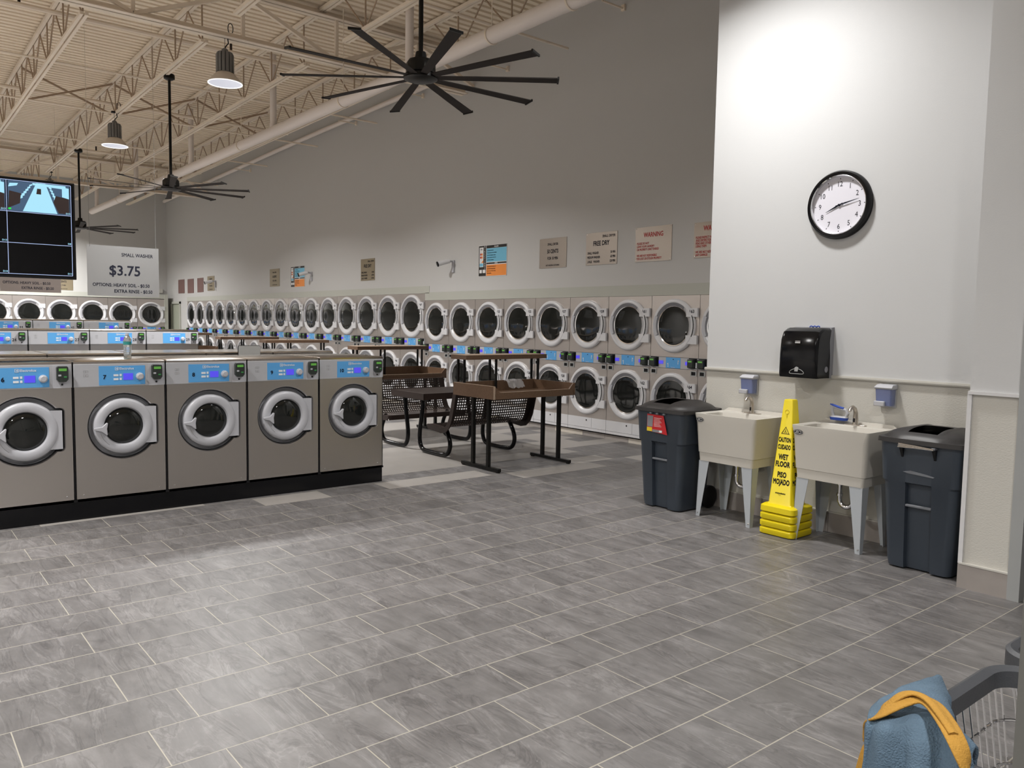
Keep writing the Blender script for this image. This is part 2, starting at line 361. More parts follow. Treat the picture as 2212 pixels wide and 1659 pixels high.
def circ(cx, cz, r, n=48, a0=0.0, a1=2 * PI):
    return [(cx + r * math.cos(a0 + (a1 - a0) * i / n), cz + r * math.sin(a0 + (a1 - a0) * i / n)) for i in range(n)]
def rrect(x0, x1, y0, y1, r, n=4):
    pts = []
    for cx, cy, a in ((x1 - r, y1 - r, 0), (x0 + r, y1 - r, PI / 2), (x0 + r, y0 + r, PI), (x1 - r, y0 + r, 3 * PI / 2)):
        for i in range(n + 1):
            t = a + PI / 2 * i / n; pts.append((cx + r * math.cos(t), cy + r * math.sin(t)))
    return pts
def keyhole(cx, cz, r, xr, hz, n=40, rc=0.03):
    a = math.asin(min(0.99, hz / r)); pts = []
    for i in range(n + 1):
        t = a + (2 * PI - 2 * a) * i / n; pts.append((cx + r * math.cos(t), cz + r * math.sin(t)))
    for i in range(5):
        t = -PI / 2 + PI / 2 * i / 4; pts.append((xr - rc + rc * math.cos(t), cz - hz + rc + rc * math.sin(t)))
    for i in range(5):
        t = PI / 2 * i / 4; pts.append((xr - rc + rc * math.cos(t), cz + hz - rc + rc * math.sin(t)))
    return pts

FX = -PI / 2     # things on the walls at x = const, facing -x
# roof slope
def RZ(y): return -0.012 * (y - 4.48)

# ================================================================== STRUCTURE
XR = 7.25          # dryer wall face
YB = 22.03         # back wall
XS = 5.11          # sink wall
YE = -2.135        # end of the sink wall block
HT = 6.6
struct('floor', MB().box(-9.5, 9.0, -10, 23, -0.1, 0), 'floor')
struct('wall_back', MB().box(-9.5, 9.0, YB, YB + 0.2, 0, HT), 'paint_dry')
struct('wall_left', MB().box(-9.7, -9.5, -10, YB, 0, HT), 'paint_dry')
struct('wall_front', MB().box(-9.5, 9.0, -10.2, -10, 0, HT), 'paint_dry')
# dryer wall above the machines, with the door opening at the far end
wr = MB()
wr.box(XR + 0.03, XR + 1.0, -2.2, 5.80, 2.14, HT); wr.box(XR + 0.03, XR + 1.0, 5.80, 19.83, 2.26, HT)
wr.box(XR + 0.03, XR + 1.0, 19.83, 20.62, 0, HT); wr.box(XR + 0.03, XR + 1.0, 21.50, YB, 0, HT); wr.box(XR + 0.03, XR + 1.0, 20.62, 21.50, 2.10, HT)
wr.box(XR + 0.9, XR + 1.0, -2.2, 21.5, 0, 2.3)
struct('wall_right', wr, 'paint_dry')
# sink wall block
sb = MB(); sb.box(XS, 9.0, -9.9, YE, 1.235, HT)
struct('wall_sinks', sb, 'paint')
struct('wall_sinks_wainscot', MB().box(XS + 0.006, 9.0, -9.9, YE, 0, 1.235), 'wainscot')
struct('wall_column', MB().box(4.506, XS + 0.1, -4.90, -4.59, 1.235, HT), 'paint')
struct('wall_column_wainscot', MB().box(4.512, XS + 0.1, -4.90, -4.60, 0.15, 1.235), 'wainscot')
# trims
t = MB(); t.box(XS - 0.016, XS + 0.01, -4.59, YE + 0.012, 1.222, 1.246); t.box(XS - 0.02, XS + 0.01, -4.59, YE + 0.012, 1.230, 1.238)
struct('trim_1', t, 'wainscot')
t = MB(); t.box(4.49, 4.51, -4.875, -4.585, 1.222, 1.242); struct('trim_2', t, 'trim_white')
t = MB(); t.box(4.498, 4.53, -4.606, -4.580, 0.155, 1.225); struct('trim_3', t, 'trim_white')
t = MB(); t.box(4.488, XS + 0.3, -4.935, -4.868, 0, HT); struct('trim_4', t, 'jamb')
t = MB(); t.box(4.493, 4.52, -4.868, -4.583, 0.0, 0.155); t.box(4.50, XS, -4.60, -4.583, 0, 0.155); struct('baseboard_column', t, 'base_tile')
t = MB(); t.box(4.488, 4.512, -4.868, -4.590, 0.152, 0.162); struct('trim_5', t, 'wainscot')
bb = MB()
y = -4.58
while y < YE - 0.01:
    y2 = min(y + 0.605, YE); bb.box(XS - 0.012, XS + 0.006, y, y2 - 0.004, 0, 0.155); y = y2
struct('baseboard_sinks', bb, 'base_tile')
struct('trim_6', MB().box(XS - 0.010, XS + 0.006, -4.58, YE, 0.155, 0.163), 'wainscot')
struct('dark_opening', MB().box(4.62, 4.66, -6.2, -4.935, 0, 2.2), 'doorway_dark')  # dark panel standing in for the dark opening beyond the jamb
# bulkhead trim round the dryers
t = MB(); t.box(XR - 0.004, XR + 0.1, -2.2, 5.73, 2.0, 2.146); struct('trim_7', t, 'trim_green')
t = MB(); t.box(XR - 0.005, XR + 0.1, 5.73, 19.80, 2.131, 2.262); t.box(XR - 0.005, XR + 0.1, 5.73, 5.862, 2.0, 2.14); struct('trim_8', t, 'trim_green')
t = MB(); t.box(XR + 0.002, XR + 0.03, -2.2, 19.83, 2.0, 2.28); struct('trim_9', t, 'paint_dry')
# tiled curb under the dryers
cb = MB(); y = -2.2; k = 0; random.seed(3)
while y < 19.8:
    ln = random.choice([0.3, 0.6, 0.6, 0.45]); y2 = min(y + ln, 19.8)
    cb.cur = 1 if random.random() < 0.35 else 0
    cb.box(XR + 0.045, XR + 0.10, y, y2 - 0.004, 0, 0.062); y = y2
cb.cur = 0; cb.box(XR + 0.06, XR + 0.9, -2.2, 19.8, 0, 0.06)
struct('baseboard_dryers', cb, ['base_tile', 'base_tile_light'])
# back bank bulkhead
t = MB(); t.box(-9.4, 7.02, 21.352, YB, 2.215, 2.36); t.box(6.985, 7.10, 21.33, YB, 0, 2.36); struct('trim_10', t, 'trim_green')
# far door in the dryer wall
d = MB(); d.box(XR - 0.01, XR + 0.12, 20.55, 20.62, 0, 2.13); d.box(XR - 0.01, XR + 0.12, 21.50, 21.57, 0, 2.13); d.box(XR - 0.01, XR + 0.12, 20.55, 21.57, 2.06, 2.13)
fr = struct('trim_11', d, 'trim_green')
dd = MB(); dd.box(XR + 0.035, XR + 0.075, 20.62, 21.50, 0, 2.06); dr1 = struct('door_1', dd, 'door_green')
part('handle', MB().box(XR + 0.0, XR + 0.036, 20.70, 20.80, 1.0, 1.03), 'nickel', dr1)
# near door post, blurred strip at the right edge
dp = MB(); dp.box(0.29, 0.35, -6.40, -6.286, 0, 2.4); struct('trim_12', dp, 'post_gray')

# roof deck, corrugated, ribs run along x
dk = MB(); y = -10.0; P = 0.1524; prof = []
while y < 22.2:
    for dy, dz in ((0, 0), (0.085, 0), (0.096, 0.046), (0.141, 0.046)):
        prof.append((y + dy, 6.145 + RZ(y + dy) + dz))
    y += P
vs = [(-9.5, a, b) for a, b in prof] + [(9.0, a, b) for a, b in prof]; n = len(prof)
dk.add(vs, [(i, i + 1, n + i + 1, n + i) for i in range(n - 1)])
vt = [(-9.5, -10, 6.55), (9.0, -10, 6.55), (9.0, 22.3, 6.35), (-9.5, 22.3, 6.35)]
dk.add(vt, [(0, 1, 2, 3)])
struct('ceiling', dk, 'deck', sharp=10)

# joists
JX = [-6.01, -4.50, -3.0, -1.49, 0.015, 1.52, 3.025, 4.54, 6.045]
ordn = ['first', 'second', 'third', 'fourth', 'fifth', 'sixth', 'seventh', 'eighth', 'ninth', 'tenth', 'eleventh', 'twelfth', 'thirteenth', 'fourteenth', 'fifteenth', 'sixteenth']
def joist(x, y0, y1, lb, b0, b1):
    t = thing('roof_joist', lb, 'roof joist', (x, y0, 6.095), 0, 'open web roof joists')
    L = y1 - y0; z1 = lambda yy: RZ(y0 + yy)
    m = MB()
    for sx in (-1, 1): m.bar((sx * 0.030, 0, 0.0 + z1(0)), (sx * 0.030, L, 0.0 + z1(L)), 0.046, 0.05)
    part('top_chord', m, 'cream', t)
    m = MB()
    for sx in (-1, 1): m.bar((sx * 0.030, b0 - y0, -0.627 + z1(b0 - y0)), (sx * 0.030, b1 - y0, -0.627 + z1(b1 - y0)), 0.040, 0.04)
    part('bottom_chord', m, 'cream', t)
    m = MB(); yy = b0 - y0 + 0.1
    while yy < b1 - y0 - 0.05:
        zb = -0.627 + z1(yy)
        for q in (-0.62, 0.0, 0.62):
            if 0 <= yy + q <= L: m.tube([(0, yy, zb), (0, yy + q, z1(yy + q) - 0.02)], 0.0115, 6, False)
        yy += 1.24
    part('web', m, 'brown_shaded', t)
    return t
WHERE = {1.52: 'leftmost in view', 3.025: 'carrying the row of fans', 4.54: 'left of the big pipe', 6.045: 'right of the big pipe'}
for x in JX:
    wn = WHERE.get(x, 'beyond the left edge')
    if x > 1: joist(x, -6.0, 4.46, 'cream open web roof joist %s, in the nearest bay' % wn, -5.6, 3.75)
    if x > -1: joist(x, 4.48, 17.84, 'cream open web roof joist %s, in the middle bay' % wn, 5.0, 17.33)
    if x > -1: joist(x, 17.88, 21.98, 'cream open web roof joist %s, in the farthest bay' % wn, 18.4, 21.9)

def girder(y, zt, zb, lb):
    t = thing('roof_girder', lb, 'girder', (0, y, zb))
    for nm, z, h in (('bottom_chord', 0, 0.085), ('top_chord', zt - zb, 0.085)):
        m = MB()
        for s in (-1, 1):
            m.box(-6, 7.10, s * 0.055 - 0.045, s * 0.055 + 0.045, z, z + 0.012)
            m.box(-6, 7.10, s * 0.012 - 0.006, s * 0.012 + 0.006, z, z + h)
        part(nm, m, 'cream', t)
    m = MB(); x = -4.33 + 0.7; top = zt - zb
    k = 0
    while x < 6.8:
        m.bar((x, 0, 0.04), (x, 0, top), 0.045)
        if k % 2 == 0: m.bar((x, 0, 0.04), (x + 1.4, 0, top), 0.05)
        else: m.bar((x, 0, top), (x + 1.4, 0, 0.04), 0.05)
        x += 1.4; k += 1
    part('web', m, 'cream', t)
    return t
girder(4.48, 6.01, 5.382, 'big cream roof girder crossing above the nearest lamp')
girder(17.86, 5.84, 5.152, 'big cream roof girder near the back wall, above the screen')
# sprinkler lines, bridging rods across the joists
def run(name, y, z, r, lb, cat, mt, heads=0):
    t = thing(name, lb, cat, (0, y, z)); m = MB(); m.tube([(-5, 0, 0), (6.78, 0, 0)], r, 8); part('pipe', m, mt, t)
    for i in range(heads):
        part('sprinkler_head', MB().tube([(1.0 + i * 2.9, 0, 0), (1.0 + i * 2.9, 0, 0.13)], 0.02, 6), 'brown_metal', t)
run('sprinkler_pipe', 6.41, 5.842, 0.036, 'cream sprinkler pipe crossing just behind the nearest girder', 'pipe', 'cream', 3)
run('sprinkler_pipe', 10.87, 5.779, 0.036, 'cream sprinkler pipe crossing the middle of the hall', 'pipe', 'cream', 3)
run('sprinkler_pipe', 15.92, 5.737, 0.032, 'cream sprinkler pipe crossing in front of the far girder', 'pipe', 'cream', 2)
for yy, ds in ((7.40, 'first behind the near girder'), (10.02, 'second behind the near girder'), (12.84, 'third behind the near girder'), (16.39, 'just before the far girder'), (1.97, 'in front of the near girder')):
    solo('bridging_rod', MB().tube([(-5, yy, 5.476 + RZ(yy)), (7.1, yy, 5.476 + RZ(yy))], 0.017, 6), 'cream', 'thin cream bridging rod across the joists, ' + ds, 'rod')
for i in range(3):
    x0, x1 = JX[5 + i] + 0.02, JX[6 + i] - 0.02
    yy = 10.17
    m = MB(); m.bar((x0, yy, 5.487 + RZ(yy)), (x1, yy, 6.05 + RZ(yy)), 0.032); m.bar((x0, yy + 0.03, 6.05 + RZ(yy)), (x1, yy + 0.03, 5.487 + RZ(yy)), 0.032)
    solo('cross_brace', m, 'brown_shaded', 'crossed diagonal brace between roof joists, %s from the left' % ordn[i], 'brace')

# main roof drain pipe with clevis hangers
t = thing('drain_pipe', 'large cream pipe running the length of the hall under the roof', 'pipe', (4.739, 0, 4.797))
part('pipe', MB().tube([(0, 20.68, -0.0), (0, -4, 0.0)], 0.089, 24), 'pipe', t)
for yy in (2.39, 6.76, 11.15, 15.56, 20.0):
    m = MB(); m.tube([(0, yy, 0.05), (0, yy, 1.30 + RZ(yy))], 0.054, 16); m.tube([(0, yy, 0.06), (0, yy, 0.13)], 0.062, 16)
    part('riser', m, 'pipe', t)
for yy in (-0.64, 0.66, 4.2, 8.25, 12.75, 17.3):
    m = MB(); m.lathe([(0.0895, -0.012), (0.099, -0.012), (0.099, 0.012), (0.0895, 0.012)], (0, yy, 0), 'y', 24, close=True)
    m.tube([(0, yy, 0.09), (0, yy, 1.30 + RZ(yy))], 0.006, 6); part('hanger', m, 'cream', t)
# smaller sloping pipe beside the wall
t = thing('gas_pipe', 'smaller cream pipe sloping along the top of the dryer wall', 'pipe', (7.18, 0, 0))
part('pipe', MB().tube([(0, 21.9, 5.476), (0, 11.06, 5.737), (0, 5.73, 5.82)], 0.047, 14), 'pipe', t)
for yy, zz in ((14.4, 5.493), (16.95, 5.47), (8.57, 5.669), (6.02, 5.70), (3.55, 5.611), (1.07, 5.841)):
    m = MB(); m.bar((6.86, yy, zz), (7.275, yy, zz), 0.02); m.box(7.25, 7.28, yy - 0.03, yy + 0.03, zz - 0.03, zz + 0.05)
    solo('wall_bracket', m, 'cream', 'small metal bracket high on the dryer wall, %s' % {14.4: 'second farthest of the six', 16.95: 'farthest of the six', 8.57: 'below left of the nearest fan hub', 6.02: 'straight below the nearest fan hub', 3.55: 'behind the right blades of the nearest fan', 1.07: 'nearest, by the top edge of the view'}[yy], 'bracket', 'brackets on the dryer wall')

# ================================================================== FANS, LAMPS
def make_fan(x, y, zh, zt, lb, ph, nb=10):
    t = thing('ceiling_fan', lb, 'ceiling fan', (x, y, zh), 0, 'big ceiling fans along the hall')
    part('mount', MB().lathe([(0.0, 0.02), (0.075, 0.02), (0.085, 0.0), (0.085, -0.05), (0.05, -0.07), (0.0, -0.07)], (0, 0, zt - zh), 'z', 12), 'black_frame', t)
    part('downrod', MB().tube([(0, 0, 0.10), (0, 0, zt - zh - 0.03)], 0.021, 10), 'black_frame', t)
    mb = MB(); mb.lathe([(0.0, 0.18), (0.045, 0.18), (0.055, 0.12), (0.11, 0.11), (0.13, 0.08), (0.13, 0.0), (0.11, -0.02), (0.0, -0.02)], (0, 0, 0), 'z', 10)
    mb.lathe([(0, -0.02), (0.15, -0.02), (0.15, -0.05), (0.09, -0.07), (0, -0.07)], (0, 0, 0), 'z', 24)
    part('motor', mb, 'black_frame', t)
    for i in range(nb):
        a = ph + 2 * PI * i / nb; c, s = math.cos(a), math.sin(a); m = MB(); rings = []
        for r, wd in ((0.13, 0.030), (0.30, 0.036), (0.73, 0.042), (1.20, 0.048)):
            tw = -0.15
            loc = [(-wd, -0.0 - wd * tw - 0.004), (wd, wd * tw - 0.004), (wd, wd * tw + 0.004), (-wd, -wd * tw + 0.004)]
            rings.append([(c * r - s * q, s * r + c * q, -0.035 + h) for q, h in loc])
        m.loft(rings); m.cur = 1
        tip = [[(c * r - s * q, s * r + c * q, -0.035 + h) for q, h in ((-0.052, -0.002), (0.052, -0.018), (0.052, 0.000), (-0.052, 0.018))] for r in (1.20, 1.215)]
        m.loft(tip); part('blade', m, ['fan_blade', 'black_frame'], t)
    return t
make_fan(3.067, -0.517, 3.783, 5.445, 'large dark ten bladed ceiling fan, nearest, in front of the grey wall', math.radians(-2.0))
make_fan(3.10, 6.93, 3.71, 5.434, 'large dark ceiling fan on a black rod, middle of the three', math.radians(4.0))
make_fan(3.10, 13.83, 3.647, 5.35, 'large dark ceiling fan, farthest, right of the hanging screen', math.radians(10.0))

LAMPN = [('grey ribbed high bay lamp with bright reflector, nearest of the two in view', 5.20), ('grey ribbed high bay lamp with bright reflector, farther of the two in view', 5.22),
         ('high bay lamp hidden behind the hanging screen', 5.16), ('high bay lamp above the two utility sinks', 5.9), ('high bay lamp left of the nearest fan, out of view', 5.9),
         ('high bay lamp over the left aisle, nearest', 5.2), ('high bay lamp over the left aisle, middle', 5.2), ('high bay lamp over the left aisle, farthest', 5.2), ('added unseen high bay lamp behind the camera', 5.9),
         ('added hidden high bay lamp in front of the back wall dryers', 5.2), ('added unseen high bay lamp by the left wall, first', 5.9), ('added unseen high bay lamp by the left wall, second', 5.9), ('added unseen high bay lamp by the left wall, third', 5.9), ('added unseen high bay lamp by the left wall, fourth', 5.9), ('added unseen high bay lamp left of the camera', 5.9)]
def make_lamp():
    t = thing('high_bay_lamp', LAMPN[0][0], 'lamp', (LAMPS[0][0], LAMPS[0][1], LAMP_Z), 0, 'high bay lamps')
    m = MB()
    for i in range(14):
        a0, a1 = 2 * PI * i / 14, 2 * PI * (i + 0.72) / 14
        m.lathe([(0.080, 0.15), (0.117, 0.14), (0.117, 0.37), (0.100, 0.405), (0.080, 0.405)], (0, 0, 0), 'z', 2, a0, a1, close=True)
    m.lathe([(0, 0.15), (0.082, 0.15), (0.082, 0.405), (0, 0.405)], (0, 0, 0), 'z', 20)
    m.lathe([(0, 0.40), (0.042, 0.40), (0.042, 0.445), (0.02, 0.465), (0, 0.465)], (0, 0, 0), 'z', 16)
    part('housing', m, 'lamp_house', t)
    part('reflector', MB().lathe([(0.09, 0.15), (0.12, 0.13), (0.175, 0.07), (0.222, 0.0), (0.218, 0.0), (0.171, 0.068), (0.116, 0.128), (0.09, 0.145)], (0, 0, 0), 'z', 40), 'lamp_refl', t)
    part('reflector_lining', MB().lathe([(0.215, 0.004), (0.168, 0.067), (0.11, 0.125)], (0, 0, 0), 'z', 40), 'lamp_in', t)
    part('rim', MB().lathe([(0.214, 0.003), (0.226, 0.003), (0.226, -0.005), (0.214, -0.005)], (0, 0, 0), 'z', 40, close=True), 'lamp_rim', t)
    part('diffuser', MB().disc((0, 0, 0.124), 0.112, 'z', 32, True), 'lamp_disc', t)
    m = MB(); m.tube([(0.0, 0, 0.46), (0.02, 0.01, 0.50), (0.05, 0, 0.54), (0.04, 0, 0.60)], 0.008, 6)
    m.tube([(0, 0, 0.46), (0, 0, 0.62)], 0.003, 5); m.box(-0.05, 0.07, -0.03, 0.03, 0.60, 0.63)
    m.tube([(0.08 + 0.035 * math.cos(a), 0.0, 0.74 + 0.07 * math.sin(a)) for a in [i * PI / 6 for i in range(26)]], 0.006, 5)
    part('cable', m, 'black', t)
    return t
def lamp_light(t, k):
    ld = D.lights.new('lamp_light', 'AREA'); ld.shape = 'DISK'; ld.size = 0.38; ld.energy = LAMP_W * k; ld.color = LAMP_COL; ld.spread = math.radians(147)
    lo = D.objects.new('lamp_light', ld); COL.objects.link(lo); lo.parent = t; lo.location = (0, 0, -0.004)
lamp0 = make_lamp()
for i, (x, y) in enumerate(LAMPS):
    t = lamp0 if i == 0 else dup(lamp0, (x, y, LAMP_Z), 0, LAMPN[i][0])
for t in [o for o in D.objects if o.name.startswith('high_bay_lamp')]:
    lamp_light(t, LAMP_K[min(range(len(LAMPS)), key=lambda i: abs(LAMPS[i][0] - t.location.x) + abs(LAMPS[i][1] - t.location.y))])

# ================================================================== WASHERS
NUMW = ['6', '7', '8', '9', '10']
def make_washer(w, H, dep, pz0, pz1, num, on_label, lb, group, base=0.145, cz=0.73, k=1.0, blue=(0.185, 0.53), door=True):
    t = thing('washing_machine', lb, 'washing machine', (0, 0, 0), 0, group)
    cx = 0.365 * k; R = 0.272 * k
    g = 0.006
    fr = MB(); inner = keyhole(cx, cz, R, cx + 0.268 * k, 0.172 * k)
    fr.plate_hole([(g, base), (w - g, base), (w - g, pz0), (g, pz0)], inner, 0.0)
    # recess lip and wall
    def shrink(pts, f, y): return [(cx + (x - cx) * f, y, cz + (z - cz) * f) for x, z in pts]
    fr.loft([[(x, 0, z) for x, z in inner], shrink(inner, 0.985, 0.004), shrink(inner, 0.968, 0.018), shrink(inner, 0.962, 0.03)], False, False)
    part('front_panel', fr, 'steel', t)
    rc = MB(); rc.loft([shrink(inner, 0.970, 0.016), shrink(inner, 0.945, 0.022), shrink(inner, 0.94, 0.034)], False, False); part('gasket', rc, 'black', t)
    rc = MB(); rc.loft([shrink(inner, 0.94, 0.03), shrink(inner, 0.925, 0.080)], False, False); rc.add(shrink(inner, 0.925, 0.080), [tuple(range(len(inner)))])
    part('door_recess', rc, 'white_panel', t)
    b = MB(); b.box(g, w - g, 0.09, dep, base, H - 0.02); b.box(g, w - g, 0.0, 0.09, base, base + 0.02)
    b.box(g, g + 0.004, 0, 0.09, base, H - 0.02); b.box(w - g - 0.004, w - g, 0, 0.09, base, H - 0.02)
    part('cabinet', b, 'steel', t)
    tp = MB(); tp.loft([[(x, y, H - 0.025) for x, y in ((g, -0.004), (w - g, -0.004), (w - g, dep), (g, dep))], [(x, y, H - 0.008) for x, y in ((g, -0.006), (w - g, -0.006), (w - g, dep), (g, dep))], [(x, y, H) for x, y in ((g + 0.008, 0.01), (w - g - 0.008, 0.01), (w - g - 0.008, dep - 0.01), (g + 0.008, dep - 0.01))]])
    part('top_cover', tp, 'steel_top', t)
    # control panel
    cp = MB(); cp.box(g, w - g, -0.008, 0.06, pz0, pz1); panel = part('control_panel', cp, 'white_panel', t, bevel=0.003)
    mid = (pz0 + pz1) / 2; hh = (pz1 - pz0); zz = lambda f: pz0 + hh * f
    part('label_plate', MB().box(blue[0], blue[1], -0.0105, -0.008, zz(0.06), zz(0.90)), 'blue', panel)
    bw = blue[1] - blue[0]; bx = lambda f: blue[0] + bw * f
    d = MB(); d.box(bx(0.52), bx(0.73), -0.0125, -0.010, zz(0.27), zz(0.56)); part('display', d, 'lcd_blue', panel)
    for a, c in ((0.31, 0.27), (0.31, 0.44)): part('key', MB().box(bx(a), bx(a + 0.105), -0.0125, -0.010, zz(c), zz(c + 0.09)), 'ink_white', panel)
    for c in (0.27, 0.44): part('key', MB().box(bx(0.44), bx(0.485), -0.012, -0.010, zz(c), zz(c + 0.10)), 'ink_white', panel)
    part('brand_text', text_mb(MB(), 'Electrolux', hh * 0.105, bx(0.44), -0.012, zz(0.73), 'L', 0.02), 'ink_white', panel)
    f = MB(); f.box(bx(0.345), bx(0.355), -0.012, -0.010, zz(0.70), zz(0.85)); f.box(bx(0.345), bx(0.42), -0.012, -0.010, zz(0.70), zz(0.715)); f.box(bx(0.345), bx(0.42), -0.012, -0.010, zz(0.835), zz(0.85)); f.box(bx(0.41), bx(0.42), -0.012, -0.010, zz(0.70), zz(0.85))
    f.add([(bx(0.365), -0.012, zz(0.775)), (bx(0.40), -0.012, zz(0.73)), (bx(0.40), -0.012, zz(0.82))], [(0, 1, 2)])
    part('brand_mark', f, 'ink_white', panel)
    kn = MB(); kn.lathe([(0.0, 0.036), (0.019, 0.036), (0.021, 0.033), (0.028, 0.030), (0.031, 0.010), (0.0, 0.010)], (bx(0.882), 0, zz(0.415)), 'y', 28)
    part('knob', kn, 'white_pl', panel)
    nm = MB()
    if num:
        if on_label: text_mb(nm, num, 0.034, bx(0.09), -0.0125, zz(0.33), 'L', 0.03)
        else: text_mb(nm, num, 0.040, blue[1] + 0.012, -0.0095, zz(0.25), 'L', 0.02, 0.95, 0.12)
        part('number', nm, 'ink', panel)
    # faint pictograms at the left
    pg = MB()
    for c in (0.45, 0.62):
        for a in (0.075, 0.093):
            x0 = a; pg.box(x0, x0 + 0.015, -0.0088, -0.008, zz(c), zz(c) + 0.0015); pg.box(x0, x0 + 0.015, -0.0088, -0.008, zz(c + 0.09), zz(c + 0.09) + 0.0015); pg.box(x0, x0 + 0.0015, -0.0088, -0.008, zz(c), zz(c + 0.09)); pg.box(x0 + 0.0135, x0 + 0.015, -0.0088, -0.008, zz(c), zz(c + 0.09))
    part('pictogram', pg, 'recess', panel)
    # card reader
    rx0 = w - 0.124; rx1 = w - 0.026
    pl = MB(); pl.box(rx0 - 0.012, rx1 + 0.008, -0.0105, -0.008, zz(0.0), zz(0.985)); part('reader_plate', pl, 'white_pl', t)
    rd = MB(); z0, z1 = zz(0.27), zz(0.93)
    xm = (rx0 + rx1) / 2; hw = 0.040
    ol = [(xm - hw, z1 - 0.01), (xm - hw + 0.008, z1), (xm + hw - 0.008, z1), (xm + hw, z1 - 0.01), (xm + hw, z0 + 0.02), (xm + hw * 0.6, z0), (xm - hw * 0.6, z0), (xm - hw, z0 + 0.02)]
    rd.prism(list(reversed(ol)), -0.045, -0.008)
    r_ = part('card_reader', rd, 'reader', t, bevel=0.002)
    part('reader_display', MB().box(xm - 0.026, xm + 0.028, -0.0475, -0.045, z1 - 0.036, z1 - 0.016), 'lcd_green', r_)
    bt = MB(); bt.box(xm - 0.030, xm - 0.010, -0.047, -0.045, z0 + 0.045, z0 + 0.058); bt.cur = 1; bt.box(xm + 0.008, xm + 0.028, -0.047, -0.045, z0 + 0.034, z0 + 0.044)
    part('button', bt, ['white_pl', 'green'], r_)
    kh = MB(); kh.lathe([(0, 0.018), (0.007, 0.018), (0.008, 0.008), (0, 0.008)], (xm, 0, zz(0.15)), 'y', 12); part('lock', kh, 'black', t)
    if door:
        d = MB(); r0, r1 = 0.224 * k, 0.148 * k
        d.lathe([(r0, -0.06), (r0, 0.002), (r0 - 0.006, 0.012), (r0 - 0.018, 0.019), (r0 - 0.035, 0.021), (r1 + 0.018, 0.021), (r1 + 0.007, 0.016), (r1, 0.0), (r1 - 0.004, -0.02)], (cx, 0, cz), 'y', 64)
        d.box(cx + 0.16 * k, cx + 0.246 * k, -0.012, 0.05, cz - 0.150 * k, cz + 0.150 * k)
        dr = part('door', d, 'white_pl', t)
        gl = MB(); gl.lathe([(r1 - 0.002, -0.012), (r1 * 0.92, -0.002), (r1 * 0.6, 0.008), (0.0, 0.012)], (cx, 0, cz), 'y', 48); part('door_glass', gl, 'glass_dark', dr)
        h = MB(); hx = cx - 0.155 * k; hz = cz - 0.012
        ol = [(hx - 0.075 * k, hz - 0.006), (hx - 0.02, hz - 0.022), (hx + 0.016, hz - 0.052), (hx + 0.024, hz - 0.052), (hx + 0.020, hz), (hx + 0.028, hz + 0.045), (hx + 0.018, hz + 0.048), (hx - 0.015, hz + 0.016), (hx - 0.075 * k, hz + 0.010)]
        h.prism(ol, -0.045, -0.02); part('door_handle', h, 'white_pl', dr, bevel=0.004)
        cs = MB(); aa = math.radians(150); a1 = math.radians(212)
        cs.lathe([(r0 + 0.002, 0.006), (r0 - 0.040, 0.0225), (r0 - 0.040, 0.016), (r0 + 0.001, 0.000)], (cx, 0, cz), 'y', 16, math.radians(196), math.radians(232), close=True)
        part('latch_pocket', cs, 'recess', dr)
    ft = MB(); ft.box(0.0, 0.014, -0.010, 0.03, base - 0.001, base + 0.016); ft.box(0.0, 0.0058, 0.004, 0.10, base, H - 0.01); part('joint_strip', ft, 'black', t)
    ft = MB(); ft.box(w - 0.0058, w, 0.004, 0.10, base, H - 0.01); ft.box(w - 0.014, w, -0.010, 0.03, base - 0.001, base + 0.016); part('joint_strip', ft, 'black', t)
    sc = MB()
    for x in (0.06, w - 0.06): part('screw', MB().lathe([(0, 0.003), (0.004, 0.002), (0.005, 0)], (x, 0, base + 0.05), 'y', 8), 'chrome', t)
    return t
W1 = 0.6915; XW0 = 0.447
DESC = {'6': 'farthest left, cut by the edge', '7': 'second from the left', '8': 'third from the left, with a long bright streak', '9': 'fourth from the left', '10': 'at the right end of the front row'}
wprot = {}
for i, n in enumerate(NUMW):
    t = make_washer(W1, 1.262, 0.70, 1.055, 1.238, n, True, 'stainless front loading washer numbered %s, %s' % (n, DESC[n]), 'washers in the front row')
    t.location = (XW0 + (i - 1) * W1, 0.37, 0)
    wprot[n] = t
# back to back machines of the same island, seen only by their tops
for i in range(5):
    x1 = XW0 + (i - 1) * W1 + W1
    lb = ['leftmost', 'second from the left', 'third from the left', 'fourth from the left', 'at the right end'][i]
    r = make_washer(W1, 1.275, 0.74, 1.055, 1.238, '', True, 'stainless washer facing away behind the front row, ' + lb, 'washers facing away', door=True)
    r.location = (x1, 2.2, 0); r.rotation_euler = (0, 0, PI)
tr = MB(); tr.box(-0.25, 3.20, 1.075, 1.455, 0.145, 1.236)
solo('island_cover', tr, 'steel_top', 'flat steel cover between the two back to back washer rows', 'cover')
pl = MB(); pl.box(-0.25, 3.205, 0.372, 2.19, 0, 0.143); solo('machine_plinth', pl, 'black_gloss', 'black plinth under the front washer island', 'plinth')
c = MB(); c.prism(rrect(2.083, 2.301, 1.240, 1.344, 0.015), 1.25, 1.262); c.cur = 1; c.prism(rrect(2.079, 2.305, 1.2385, 1.348, 0.017), 1.256, 1.268)
solo('metal_plate', c, ['card', 'black'], 'small upright grey plate with rounded corners on the washer tops', 'plate')
c = MB(); c.prism(rrect(-0.02, 0.10, 1.240, 1.385, 0.015), 0.90, 0.912)
